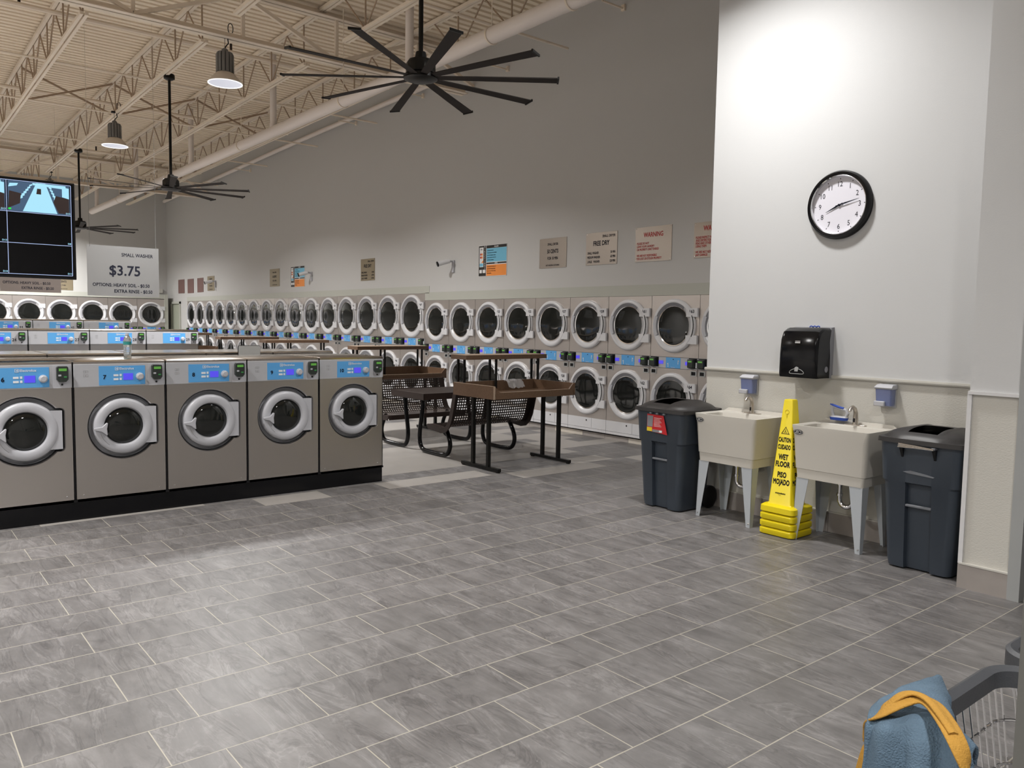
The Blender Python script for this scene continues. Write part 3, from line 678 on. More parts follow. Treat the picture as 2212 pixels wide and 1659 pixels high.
# middle and back washer rows
W2 = 0.757
for i, n in enumerate(('26', '27', '28', '29')):
    t = make_washer(W2, 1.425, 0.85, 1.215, 1.395, n, False, 'larger stainless washer numbered %s in the second row' % n, 'washers in the second row', cz=0.80, k=1.1, blue=(0.235, 0.56))
    t.location = (3.2 - (4 - i) * W2, 6.0, 0)
pl = MB(); pl.box(3.2 - 4 * W2, 3.2, 6.003, 7.8, 0, 0.143); solo('machine_plinth', pl, 'black_gloss', 'black plinth under the second washer row', 'plinth')
W3 = 0.82
for i, n in enumerate(('44', '45', '46')):
    t = make_washer(W3, 1.54, 0.95, 1.335, 1.512, n, False, 'large stainless washer numbered %s in the third row' % n, 'washers in the third row', cz=0.85, k=1.2, blue=(0.26, 0.60))
    t.location = (3.2 - (3 - i) * W3, 10.0, 0)
pl = MB(); pl.box(3.2 - 3 * W3, 3.2, 10.003, 11.8, 0, 0.143); solo('machine_plinth', pl, 'black_gloss', 'black plinth under the third washer row', 'plinth')

# bottle on the washers
b = MB(); b.lathe([(0, 0), (0.028, 0), (0.032, 0.006), (0.030, 0.03), (0.033, 0.04), (0.030, 0.055), (0.033, 0.068), (0.031, 0.08), (0.033, 0.09), (0.033, 0.135), (0.032, 0.15), (0.022, 0.175), (0.0125, 0.188), (0.0125, 0.196), (0, 0.196)], (0, 0, 0), 'z', 24)
t = thing('water_bottle', 'clear plastic water bottle with a green label on the washer tops', 'bottle', (1.005, 1.03, 1.2635))
part('bottle', b, 'clear', t)
part('label', MB().lathe([(0.0336, 0.105), (0.0336, 0.132)], (0, 0, 0), 'z', 24), 'teal', t)
part('cap', MB().lathe([(0.015, 0.190), (0.015, 0.205), (0, 0.205)], (0, 0, 0), 'z', 16), 'white_pl', t)

# ================================================================== DRYERS
def make_dryer(w, top, cu, cl, R, Rg, s0, s1, nums, lb, group, glass='glass_dark', lint=True, dep=0.75):
    t = thing('stacked_dryer', lb, 'dryer', (0, 0, 0), 0, group)
    b = MB(); b.box(0.003, w - 0.003, 0.0, dep, s1, top - 0.002)
    part('upper_cabinet', b, 'steel_dry', t)
    b = MB(); b.box(0.003, w - 0.003, 0.0, dep, 0.274, s0); part('lower_cabinet', b, 'steel_dry', t)
    b = MB(); b.box(0.003, w - 0.003, -0.002, 0.6, 0.128, 0.274); b.box(0.003, w - 0.003, 0.0, 0.6, 0.088, 0.124)
    lp = part('lint_panel', b, 'white_dry', t)
    q = MB(); q.lathe([(0, 0.006), (0.010, 0.006), (0.012, 0.002)], (w / 2, 0, 0.235), 'y', 10); q.box(w * 0.63, w * 0.633, -0.0028, -0.001, 0.13, 0.272); part('lint_latch', q, 'black', lp)
    cx = w / 2 - 0.005
    for kk, (cz, num) in enumerate(((cu, nums[0]), (cl, nums[1]))):
        d = MB(); n = 48
        d.lathe([(R, 0.0), (R, 0.018), (R - 0.012, 0.034), (R - 0.030, 0.040), (R - 0.046, 0.037), (R - 0.054, 0.026), (Rg + 0.004, 0.008), (Rg, 0.006)], (cx, 0, cz), 'y', n)
        xe = w - 0.012
        kf = R / 0.345
        ya = (0.115 * kf, 0.225 * kf); yb = (-0.225 * kf, -0.115 * kf)
        for a, c in (ya, yb):
            x0 = cx + math.sqrt(max(0.0, R * R - max(abs(a), abs(c)) ** 2)) - 0.05
            d.box(x0, xe, -0.036, -0.006, cz + a, cz + c)
        dr = part('door', d, 'white_dry', t)
        g = MB(); g.lathe([(Rg + 0.002, 0.010), (Rg * 0.93, 0.013), (Rg * 0.5, 0.016), (0, 0.017)], (cx, 0, cz), 'y', n); part('door_glass', g, glass, dr)
        rg = MB(); rg.lathe([(Rg + 0.010, 0.014), (Rg + 0.007, 0.020), (Rg - 0.004, 0.017)], (cx, 0, cz), 'y', n); part('glass_ring', rg, 'chrome', dr)
        h = MB(); h.lathe([(Rg + 0.010, 0.017), (R - 0.048, 0.034), (R - 0.048, 0.022), (Rg + 0.010, 0.008)], (cx, 0, cz), 'y', 20, math.radians(55), math.radians(206), close=True)
        part('grip_recess', h, 'grey_pl', dr)
        h = MB(); h.lathe([(Rg + 0.026, 0.036), (R - 0.030, 0.0425), (R - 0.030, 0.030), (Rg + 0.026, 0.020)], (cx, 0, cz), 'y', 8, math.radians(156), math.radians(205), close=True)
        part('door_handle', h, 'white_pl', dr)
        sl = MB(); sl.lathe([(R - 0.012, 0.0365), (R - 0.022, 0.0395), (R - 0.022, 0.030), (R - 0.012, 0.028)], (cx, 0, cz), 'y', 10, math.radians(-24), math.radians(24), close=True); part('door_slot', sl, 'black', dr)
        if num: part('number', text_mb(MB(), num, 0.040, xe - 0.115, -0.0375, cz + (ya[0] + ya[1]) / 2 - 0.006, 'L', 0.03, 1.0), 'ink', dr)
    # control strip
    cp = MB(); cp.box(0.003, w - 0.003, -0.006, 0.1, s0 + 0.004, s1 - 0.004); panel = part('control_panel', cp, 'white_panel', t)
    f = (s1 - s0) / 0.148; zz = lambda z: s0 + (z - 1.062) * f
    kx = w / 0.7815
    part('label_plate', MB().box(0.272 * kx, 0.508 * kx, -0.0085, -0.006, s0 + 0.006, s1 - 0.006), 'blue', panel)
    for (ax, az, sx) in ((0.310, 1.11, 1), (0.470, 1.15, -1)):
        a = MB(); a.box(ax * kx - 0.004, ax * kx + 0.004, -0.0095, -0.0085, zz(az - 0.03), zz(az + 0.02)); ay = zz(az + 0.012)
        a.add([(ax * kx - 0.018 * sx, -0.0095, ay), (ax * kx, -0.0095, ay - 0.014), (ax * kx, -0.0095, ay + 0.014)], [(0, 1, 2)]); part('arrow', a, 'ink_white', panel)
    part('brand_text', text_mb(MB(), 'Electrolux', 0.011, 0.39 * kx, -0.0095, zz(1.074), 'C', 0.01), 'ink_white', panel)
    part('small_mark', MB().box(0.385 * kx, 0.400 * kx, -0.0095, -0.0085, zz(1.175), zz(1.186)), 'ink', panel)
    part('display', MB().box(0.152 * kx, 0.228 * kx, -0.009, -0.006, zz(1.115), zz(1.160)), 'lcd_blue', panel)
    part('display', MB().box(0.584 * kx, 0.645 * kx, -0.009, -0.006, zz(1.115), zz(1.160)), 'lcd_blue', panel)
    for xa, xb in ((0.012, 0.150), (0.640, 0.770)):
        part('reader_backing', MB().box(xa * kx, xb * kx, -0.0075, -0.006, zz(1.078), zz(1.205)), 'black', t)
        r = MB(); r.box(xa * kx + 0.012, xb * kx - 0.032, -0.058, -0.0075, zz(1.088), zz(1.196)); rd = part('card_reader', r, 'reader', t, bevel=0.006)
        part('reader_display', MB().box(xa * kx + 0.028, xb * kx - 0.048, -0.0595, -0.058, zz(1.158), zz(1.178)), 'lcd_green', rd)
    o = MB(); o.box(0.748 * kx, 0.770 * kx, -0.0095, -0.0075, zz(1.085), zz(1.155)); part('sticker', o, 'ink_white', t)
    for xa in (0.022, 0.672):
        x0 = xa * kx; z0 = s0 - 0.078; m = MB()
        m.plate_hole([(x0, z0), (x0 + 0.092, z0), (x0 + 0.092, z0 + 0.064), (x0, z0 + 0.064)], [(x0 + 0.012, z0 + 0.010), (x0 + 0.080, z0 + 0.010), (x0 + 0.080, z0 + 0.054), (x0 + 0.012, z0 + 0.054)], -0.010)
        m.box(x0, x0 + 0.092, -0.0099, -0.001, z0, z0 + 0.002); m.box(x0, x0 + 0.002, -0.0099, -0.001, z0, z0 + 0.064); m.box(x0 + 0.09, x0 + 0.092, -0.0099, -0.001, z0, z0 + 0.064); m.box(x0, x0 + 0.092, -0.0099, -0.001, z0 + 0.062, z0 + 0.064)
        cs = part('coin_slot', m, 'card', t); part('slot_opening', MB().box(x0 + 0.012, x0 + 0.080, -0.003, -0.0005, z0 + 0.010, z0 + 0.054), 'black', cs)
    return t
Y0 = 0.406; WS = 0.7815
for k in range(-1, 8):
    n = 163 - 2 * k
    yl = Y0 + WS * k
    if k == -1: lb = 'stacked stainless dryer half hidden behind the corner of the sink wall'; nums = ('', '')
    else: lb = 'stacked stainless dryer numbered %d above and %d below' % (n, n + 1); nums = (str(n), str(n + 1))
    t = make_dryer(WS, 1.999, 1.610, 0.662, 0.345, 0.250, 1.062, 1.210, nums, lb, 'shorter dryers along the wall')
    t.location = (XR, yl, 0); t.rotation_euler = (0, 0, FX)
WT = 0.870
tall0 = None
for k in range(16):
    n = 147 - 2 * k; yl = Y0 + WS * 7 + WT * (k + 1)
    lb = 'tall stacked stainless dryer with grey white doors, %s from the step in the trim' % ordn[k]
    if k == 0: lb = 'tall stacked stainless dryer numbered 147 above and 148 below, beside the step in the trim'
    if k == 15: lb = 'tall stacked stainless dryer, farthest, next to the far door'
    t = make_dryer(WT, 2.131, 1.708, 0.634, 0.402, 0.285, 1.156, 1.300, (str(n), str(n + 1)), lb, 'taller dryers along the wall')
    t.location = (XR, yl, 0); t.rotation_euler = (0, 0, FX)
WB = 0.868
bx = [6.573 - WB * i for i in range(6)]
for i, cx in enumerate(bx):
    t = make_dryer(WB, 2.20, 1.700, 0.634, 0.40, 0.285, 1.156, 1.29, ('', ''), 'stacked dryer in the back wall bank, %s from the right' % ordn[i], 'dryers in the back wall', dep=0.65)
    t.location = (cx - WB / 2, 21.35, 0)

# ================================================================== SIGNS
def wall_sign(yl, yr, z0, z1, lines, sm, ink, lb, group=None, x=XR + 0.028, curl=0.0):
    """lines: (text, size, xfrac, zfrac_from_top, align, bold, squeeze)"""
    wd = yl - yr; h = z1 - z0
    t = thing('wall_sign', lb, 'sign', (x, yl, z0), FX, group)
    part('plate', MB().box(0, wd, -0.006, 0, 0, h), sm, t)
    if lines:
        m = MB()
        for (tx, sz, fx, fz, al, bd, sq) in lines: text_mb(m, tx, sz, wd * fx, -0.0075, h * (1 - fz), al, bd, sq)
        part('lettering', m, ink, t)
    for a in (0.02, wd - 0.02):
        for c in (0.02, h - 0.02): part('screw', MB().lathe([(0, 0.010), (0.005, 0.009), (0.006, 0.006)], (a, 0, c), 'y', 8), 'chrome', t)
    return t
L50 = [('SMALL DRYER', 0.036, 0.5, 0.24, 'C', 0.02, 0.75), ('50 CENTS', 0.058, 0.5, 0.50, 'C', 0.03, 0.72), ('FOR 10 MIN', 0.045, 0.5, 0.72, 'C', 0.02, 0.72), ('NOT WASHING CUSTOMERS', 0.022, 0.5, 0.93, 'C', 0.02, 0.75)]
LFREE = [('SMALL DRYER', 0.036, 0.94, 0.16, 'R', 0.02, 0.80), ('FREE DRY', 0.066, 0.5, 0.40, 'C', 0.03, 0.80)]
for i, (a, bb_) in enumerate((('SMALL WASHER', '30 MIN'), ('MEDIUM WASHER', '60 MIN'), ('LARGE   WASHER', '120 MIN'))):
    LFREE += [(a, 0.034, 0.06, 0.66 + 0.135 * i, 'L', 0.02, 0.66), (bb_, 0.034, 0.95, 0.66 + 0.135 * i, 'R', 0.02, 0.66)]
LW1 = [('WARNING', 0.062, 0.5, 0.29, 'C', 0.03, 0.80)]
for i, s_ in enumerate(('PLEASE DO NOT', 'LEAVE YOUR LAUNDRY', 'OR PROPERTY UNATTENDED', None, 'WE ARE NOT RESPONSIBLE', 'FOR LOST OR STOLEN PROPERTY')):
    if s_: LW1.append((s_, 0.030, 0.05, 0.50 + 0.088 * i, 'L', 0.025, 0.68))
LW2 = [('WARNING', 0.062, 0.5, 0.24, 'C', 0.03, 0.80)]
for i, s_ in enumerate(('PLEASE INSPECT WASHERS', 'AND DRYERS FOR GUM', 'PENS AND OTHER ITEMS BEFORE', 'USING THEM', None, 'WE ARE NOT RESPONSIBLE FOR', 'ANY DAMAGE')):
    if s_: LW2.append((s_, 0.030, 0.05, 0.46 + 0.082 * i, 'L', 0.025, 0.68))
wall_sign(2.705, 2.10, 2.447, 2.892, L50, 'sign', 'ink', 'metal sign reading small dryer 50 cents, right of the directions board')
wall_sign(1.69, 1.08, 2.450, 2.900, LFREE, 'sign', 'ink', 'metal sign reading free dry, left of the red warning')
wall_sign(0.745, 0.125, 2.451, 2.905, LW1, 'sign', 'ink_red', 'metal sign with red warning about unattended laundry')
wall_sign(-0.229, -0.85, 2.456, 2.89, LW2, 'sign', 'ink_red', 'metal sign with red warning, cut off by the sink wall corner')
wall_sign(8.371, 7.79, 2.432, 2.876, LFREE, 'sign_gold', 'ink', 'tan metal sign reading free dry, farther down the wall')
wall_sign(13.17, 12.56, 2.428, 2.868, L50, 'sign_gold', 'ink', 'tan metal sign left of the farther directions board')
wall_sign(17.92, 17.31, 2.42, 2.853, L50, 'sign_gold', 'ink', 'tan metal sign behind the farthest security camera')
wall_sign(18.86, 18.29, 2.395, 2.83, [], 'sign_red', 'ink_red', 'reddish sign on the far dryer wall, right one of three', 'reddish signs')
wall_sign(19.82, 19.21, 2.385, 2.83, [], 'sign_red', 'ink_red', 'reddish sign on the far dryer wall, middle one of three', 'reddish signs')
wall_sign(20.78, 20.14, 2.395, 2.84, [], 'sign_red', 'ink_red', 'reddish sign on the far dryer wall, left one of three', 'reddish signs')

def directions(yl, yr, z0, z1, lb):
    wd = yl - yr; h = z1 - z0
    t = thing('directions_board', lb, 'notice board', (XR + 0.028, yl, z0), FX)
    part('board', MB().box(-0.006, wd + 0.006, -0.005, 0, -0.006, h + 0.006), 'paper', t)
    part('side_panel', MB().box(0, wd * 0.27, -0.0065, -0.005, 0, h), 'poster_black', t)
    part('washer_panel', MB().box(wd * 0.285, wd, -0.0065, -0.005, h * 0.455, h * 0.90), 'poster_blue', t)
    part('dryer_panel', MB().box(wd * 0.285, wd, -0.0065, -0.005, 0.0, h * 0.36), 'poster_orange', t)
    m = MB(); m.box(wd * 0.285, wd, -0.0068, -0.005, h * 0.905, h); m.box(wd * 0.285, wd, -0.0068, -0.005, h * 0.385, h * 0.435); part('header', m, 'poster_black', t)
    m = MB()
    text_mb(m, 'WASHER', 0.026, wd * 0.64, -0.0076, h * 0.925, 'C', 0.02, 0.8); text_mb(m, 'DRYER', 0.022, wd * 0.64, -0.0076, h * 0.39, 'C', 0.02, 0.8)
    for i, ch in enumerate('DIRECTIONS'): text_mb(m, ch, 0.030, wd * 0.225, -0.0076, h * (0.93 - 0.078 * i), 'C', 0.03, 0.8)
    m.box(wd * 0.03, wd * 0.175, -0.0076, -0.006, h * 0.30, h * 0.95); m.box(wd * 0.03, wd * 0.12, -0.0076, -0.006, h * 0.10, h * 0.21); m.box(wd * 0.15, wd * 0.25, -0.0076, -0.006, h * 0.10, h * 0.21)
    part('lettering', m, 'paper', t)
    m = MB(); text_mb(m, 'VISA', 0.024, wd * 0.10, -0.0086, h * 0.86, 'C', 0.02, 0.8)
    for (a, c) in ((0.80, 0.0), (0.70, 1), (0.62, 1), (0.5, 0), (0.42, 1), (0.27, 0), (0.2, 1), (0.10, 0), (0.03, 1)):
        pass
    for i, s_ in enumerate(('1. Card reader: Start Card.', '2. Press the button on the Card Reader', 'you are now starting your machine.', '3. Insert or Tap your Credit Card on', 'top. Wait for authorization.')):
        text_mb(m, s_, 0.016, wd * 0.31, -0.0080, h * (0.82 - 0.078 * i), 'L', 0.03, 0.72)
    for i, s_ in enumerate(('1. Press the button on the Card Reader until', 'the desired Time / Price has been selected.', '2. Insert or Tap your Credit Card on reader.', 'Wait for authorization.')):
        text_mb(m, s_, 0.015, wd * 0.31, -0.0080, h * (0.29 - 0.072 * i), 'L', 0.03, 0.62)
    part('lettering', m, 'ink', t)
    m = MB(); m.disc((wd * 0.075, -0.0084, h * 0.72), 0.020, 'y', 16); m.disc((wd * 0.075, -0.0084, h * 0.62), 0.020, 'y', 16); m.cur = 1
    m.disc((wd * 0.125, -0.0086, h * 0.72), 0.020, 'y', 16); m.disc((wd * 0.125, -0.0086, h * 0.62), 0.020, 'y', 16); m.add([(wd * 0.175, -0.0084, h * 0.44), (wd * 0.175, -0.0084, h * 0.53), (wd * 0.09, -0.0084, h * 0.44)], [(0, 1, 2)])
    m.cur = 2; m.box(wd * 0.04, wd * 0.165, -0.0084, -0.0076, h * 0.32, h * 0.42)
    part('card_logo', m, ['ink_red', 'poster_orange', 'poster_blue'], t)
    return t
directions(4.26, 3.515, 2.385, 2.885, 'black, blue and orange directions board, nearer one')
directions(11.87, 11.11, 2.390, 2.871, 'black, blue and orange directions board, farther one')
# security cameras
def sec_cam(y, z, lb):
    t = thing('security_camera', lb, 'camera', (XR + 0.028, y, z), FX, 'security cameras')
    part('bracket', MB().box(-0.03, 0.03, -0.03, 0, -0.16, 0.05), 'white_pl', t, bevel=0.004)
    m = MB(); m.tube([(0, -0.03, 0.03), (0, -0.10, 0.03), (-0.02, -0.15, 0.02)], 0.018, 10); part('arm', m, 'white_pl', t)
    m = MB(); m.tube([(0.04, -0.11, 0.03), (0.0, -0.17, 0.015), (-0.055, -0.30, -0.03)], [0.035, 0.042, 0.042], 16); b = part('housing', m, 'white_dry', t)
    part('lens', MB().tube([(-0.053, -0.296, -0.0285), (-0.060, -0.314, -0.035)], 0.046, 16), 'black', b)
    return t
sec_cam(5.00, 2.64, 'white wall camera between the step and the nearer directions board')
sec_cam(10.72, 2.66, 'white wall camera right of the farther directions board')
sec_cam(17.2, 2.66, 'white wall camera in front of the far tan sign')

# hanging price sign, notice signs, screen
t = thing('hanging_sign', 'large silver hanging sign reading small washer 3.75 dollars', 'sign', (1.775, 6.5, 1.92))
Wd, Hh = 1.0, 0.745
part('plate', MB().box(0, Wd, 0, 0.004, 0, Hh), 'sign_big', t)
m = MB()
text_mb(m, 'SMALL WASHER', 0.052, Wd * 0.915, -0.002, Hh * 0.80, 'R', 0.02, 0.86)
text_mb(m, '$3.75', 0.150, Wd * 0.515, -0.002, Hh * 0.42, 'C', 0.02, 0.95)
text_mb(m, 'OPTIONS: HEAVY SOIL - $0.50', 0.050, Wd * 0.86, -0.002, Hh * 0.19, 'R', 0.025, 0.86)
text_mb(m, 'EXTRA RINSE - $0.50', 0.050, Wd * 0.90, -0.002, Hh * 0.07, 'R', 0.025, 0.86)
part('lettering', m, 'ink', t)
for a in (0.04, Wd - 0.04): part('wire', MB().tube([(a, 0.002, Hh - 0.03), (a, 0.002, 6.12 - 1.92)], 0.003, 5), 'chrome', t)
t = thing('hanging_sign', 'shaded hanging price sign half hidden under the screen', 'sign', (1.42, 13.0, 2.10))
part('plate', MB().box(0, 1.12, 0, 0.004, 0, 0.80), 'sign_shaded', t)
m = MB(); text_mb(m, 'LARGE WASHER', 0.055, 1.04, -0.002, 0.64, 'R', 0.03, 0.86); text_mb(m, '$7.75', 0.16, 0.56, -0.002, 0.34, 'C', 0.03, 0.95)
text_mb(m, 'OPTIONS: HEAVY SOIL - $0.50', 0.055, 0.92, -0.002, 0.165, 'R', 0.02, 0.86); text_mb(m, 'EXTRA RINSE - $0.50', 0.055, 0.98, -0.002, 0.06, 'R', 0.02, 0.86)
part('lettering', m, 'ink', t)
for a in (0.04, 1.08): part('wire', MB().tube([(a, 0.002, 0.77), (a, 0.002, 6.04 - 2.10)], 0.003, 5), 'chrome', t)
t = thing('wall_sign', 'small tan sign on the back wall under the screen corner', 'sign', (3.80, YB - 0.002, 2.415))
part('plate', MB().box(0, 0.62, -0.006, 0, 0, 0.45), 'sign_gold', t)
m = MB(); text_mb(m, 'SMALL DRYER', 0.04, 0.31, -0.0075, 0.36, 'C', 0.02, 0.8); text_mb(m, '50 CENTS', 0.058, 0.31, -0.0075, 0.24, 'C', 0.03, 0.72); text_mb(m, 'FOR 7 MIN', 0.045, 0.31, -0.0075, 0.13, 'C', 0.02, 0.72); text_mb(m, 'NOT WASHING CUSTOMERS', 0.022, 0.31, -0.0075, 0.03, 'C', 0.02, 0.75)
part('lettering', m, 'ink', t)
solo('junction_box', MB().box(7.0, 7.12, YB - 0.06, YB, 2.42, 2.56), 'wainscot', 'small pale box on the back wall beside the far corner', 'wall box', bevel=0.006)

TW, TH = 1.62, 0.93
t = thing('television', 'large black screen showing camera views, hanging from the roof', 'television', (0.835 - TW, 2.2, 1.968), math.radians(0))
part('case', MB().box(0, TW, 0, 0.05, 0, TH), 'black', t, bevel=0.004)
part('screen', MB().box(0.015, TW - 0.018, -0.002, 0, 0.022, TH - 0.014), 'black_gloss', t)
part('pole', MB().tube([(TW * 0.5, 0.03, TH * 0.5), (TW * 0.5, 0.03, 3.4)], 0.025, 12), 'black_frame', t)
part('pole', MB().tube([(TW * 0.30, 0.03, TH * 0.5), (TW * 0.30, 0.03, 3.4)], 0.025, 12), 'black_frame', t)
x1 = TW - 0.035; cw = 0.533; zt = TH - 0.028; chh = 0.289
m = MB()
for i in range(4): xx = x1 - cw * i; m.box(xx - 0.0025, xx + 0.0025, -0.0035, -0.002, zt - chh * 3, zt)
for i in range(4): zz_ = zt - chh * i; m.box(x1 - cw * 3, x1, -0.0035, -0.002, zz_ - 0.0025, zz_ + 0.0025)
part('grid', m, 'tv_line', t)
def cell_pts(pts, ci, ri): return [(x1 - cw * (ci + 1) + cw * a, -0.004, zt - chh * (ri + 1) + chh * c) for a, c in pts]
def poly(mb, pts, ci=0, ri=0): p = cell_pts(pts, ci, ri); mb.add(p, [tuple(range(len(p)))])
def view(ci, ri):
    m = MB(); poly(m, [(0.02, 0.02), (0.98, 0.02), (0.98, 0.98), (0.02, 0.98)], ci, ri); part('view', m.xform(lambda p: (p[0], -0.0030, p[2])), 'tv_dim', t)
    m = MB(); poly(m, [(0.24, 0.03), (0.78, 0.03), (0.60, 0.98), (0.46, 0.98)], ci, ri)
    for i in range(6):
        a = i / 6.0; xa = 0.26 + 0.03 * i; poly(m, [(xa - 0.06, 0.42 + 0.085 * i), (xa - 0.015, 0.46 + 0.085 * i), (xa - 0.015, 0.56 + 0.075 * i), (xa - 0.06, 0.52 + 0.075 * i)], ci, ri)
        xa = 0.72 - 0.02 * i; poly(m, [(xa + 0.03, 0.40 + 0.09 * i), (xa + 0.075, 0.36 + 0.09 * i), (xa + 0.075, 0.44 + 0.085 * i), (xa + 0.03, 0.48 + 0.085 * i)], ci, ri)
    poly(m, [(0.03, 0.78), (0.16, 0.84), (0.18, 0.92), (0.05, 0.9)], ci, ri); poly(m, [(0.86, 0.6), (0.97, 0.55), (0.97, 0.9), (0.86, 0.93)], ci, ri); poly(m, [(0.40, 0.90), (0.92, 0.86), (0.92, 0.97), (0.40, 0.97)], ci, ri)
    part('view_floor', m, 'tv_cyan', t)
    for pg in ([(0.02, 0.10), (0.20, 0.28), (0.22, 0.60), (0.04, 0.66)], [(0.80, 0.05), (0.97, 0.05), (0.97, 0.55), (0.76, 0.62), (0.72, 0.40)], [(0.455, 0.62), (0.53, 0.62), (0.53, 0.80), (0.47, 0.80)]):
        m = MB(); poly(m, pg, ci, ri); part('view_table', m.xform(lambda p: (p[0], -0.0045, p[2])), 'tv_brown', t)
view(0, 0); view(1, 0)
m = MB(); poly(m, [(0.02, 0.0), (0.02, 1), (0.3, 0.6), (0.3, 0.1)], 1, 1); part('view_floor', m, 'tv_dim', t)
part('status_mark', MB().box(x1 - cw + 0.012, x1 - cw + 0.035, -0.0055, -0.004, zt - chh + 0.018, zt - chh + 0.032), 'tv_green', t)
m = MB()
for (s_, ci, ri) in (('D15', 0, 0), ('D8', 0, 1), ('D11', 0, 2), ('D13', 1, 1), ('D10', 1, 2), ('D12', 1, 0)):
    text_mb(m, s_, 0.016, x1 - cw * ci - 0.008, -0.0058, zt - chh * (ri + 1) + 0.012, 'R', 0.02)
part('caption', m, 'tv_cyan', t)

# ================================================================== FOLDING TABLES
def make_table(lb, L=1.16):
    t = thing('folding_table', lb, 'table', (0, 0, 0), 0, 'brown tray tables with an upper shelf')
    Dp = 0.74; z0, z1, zr = 0.800, 0.828, 0.940
    m = MB(); m.box(0, L, 0, Dp, z0, z1); m.box(0.02, L - 0.02, 0, 0.022, z1, 0.872); part('table_top', m, 'laminate', t)
    m = MB(); ol = [(0, 0), (Dp, 0), (Dp, zr - z0), (0.02, zr - z0), (0, zr - z0)]
    m.box(-0.012, 0.012, 0, Dp, z0, zr); part('side_rim', m, 'laminate', t)
    m = MB(); m.loft([[(xx, 0.0, z0), (xx, Dp, z0), (xx, Dp, zr), (xx, 0.0, zr)] for xx in (L - 0.012, L + 0.012)]); part('side_rim', m, 'laminate', t)
    for xa, s in ((0.012, 1), (L - 0.012, -1)):
        m = MB(); m.loft([[(xa, yy, 0.86), (xa + s * 0.075, yy, 0.86), (xa, yy, 0.938)] for yy in (0.001, 0.021)]); part('corner_gusset', m, 'laminate', t)
    part('back_rim', MB().box(0, L, Dp - 0.022, Dp, z1, zr), 'laminate', t)
    m = MB(); m.box(-0.0125, 0.0125, 0, Dp, zr, zr + 0.0012); m.box(-0.0125, 0.0125, -0.0008, 0, z0, zr); m.box(0.09, L - 0.09, -0.001, 0.023, 0.872, 0.8735); part('worn_edge', m, 'laminate_edge', t)
    for xf in (0.10, L - 0.03 - 0.0):
        m = MB(); m.box(xf - 0.022, xf + 0.022, 0.02, 0.70, 0.012, 0.045); m.box(xf - 0.018, xf + 0.018, 0.03, 0.06, 0, 0.012); m.box(xf - 0.018, xf + 0.018, 0.66, 0.69, 0, 0.012)
        lf = part('foot', m, 'black_frame', t)
        for yy in (0.22, 0.50): part('leg', MB().box(xf - 0.019, xf + 0.019, yy - 0.019, yy + 0.019, 0.045, z0), 'black_frame', t)
    sy0 = 0.555; zs = 1.197
    m = MB(); m.box(0.03, L + 0.06, sy0, sy0 + 0.30, zs, zs + 0.050); part('shelf', m, 'laminate', t)
    part('shelf_edge', MB().box(0.03, L + 0.06, sy0 - 0.001, sy0 + 0.301, zs + 0.050, zs + 0.0512), 'laminate_edge', t)
    for xp in (0.07, 0.52, L - 0.0):
        for yy in (0.645, 0.765): part('shelf_post', MB().box(xp - 0.011, xp + 0.011, yy - 0.011, yy + 0.011, z0 + 0.02, zs), 'black_frame', t)
    return t
tab = make_table('brown tray folding table in front of the perforated benches, with plastic wrap on it')
tab.location = (4.345, 0.01, 0)
dup(tab, (4.58, 2.965, 0), 0, 'brown tray folding table behind the perforated picnic set')
dup(tab, (4.58, 6.28, 0), 0, 'brown tray folding table whose shelf shows above the washer numbered 9')
dup(tab, (4.58, 8.55, 0), 0, 'brown tray folding table whose shelf shows behind the small grey plate')
dup(tab, (4.58, 12.6, 0), 0, 'brown folding table farthest down the aisle, beside washer 29')
# crumpled wrap on the near table
random.seed(5); m = MB(); n = 12; g = {}
for i in range(n + 1):
    for j in range(7):
        g[i, j] = (0.24 * i / n, 0.10 * j / 6 + random.uniform(-0.008, 0.008), 0.03 + 0.085 * math.sin(PI * (j / 6) * 0.6) + random.uniform(-0.014, 0.014))
vs = [g[i, j] for i in range(n + 1) for j in range(7)]
m.add(vs, [(i * 7 + j, i * 7 + j + 1, (i + 1) * 7 + j + 1, (i + 1) * 7 + j) for i in range(n) for j in range(6)])
solo('plastic_wrap', m, 'wrap', 'crumpled clear plastic wrap at the back rim of the near brown table', 'wrap', loc=(5.02, 0.60, 0.830))

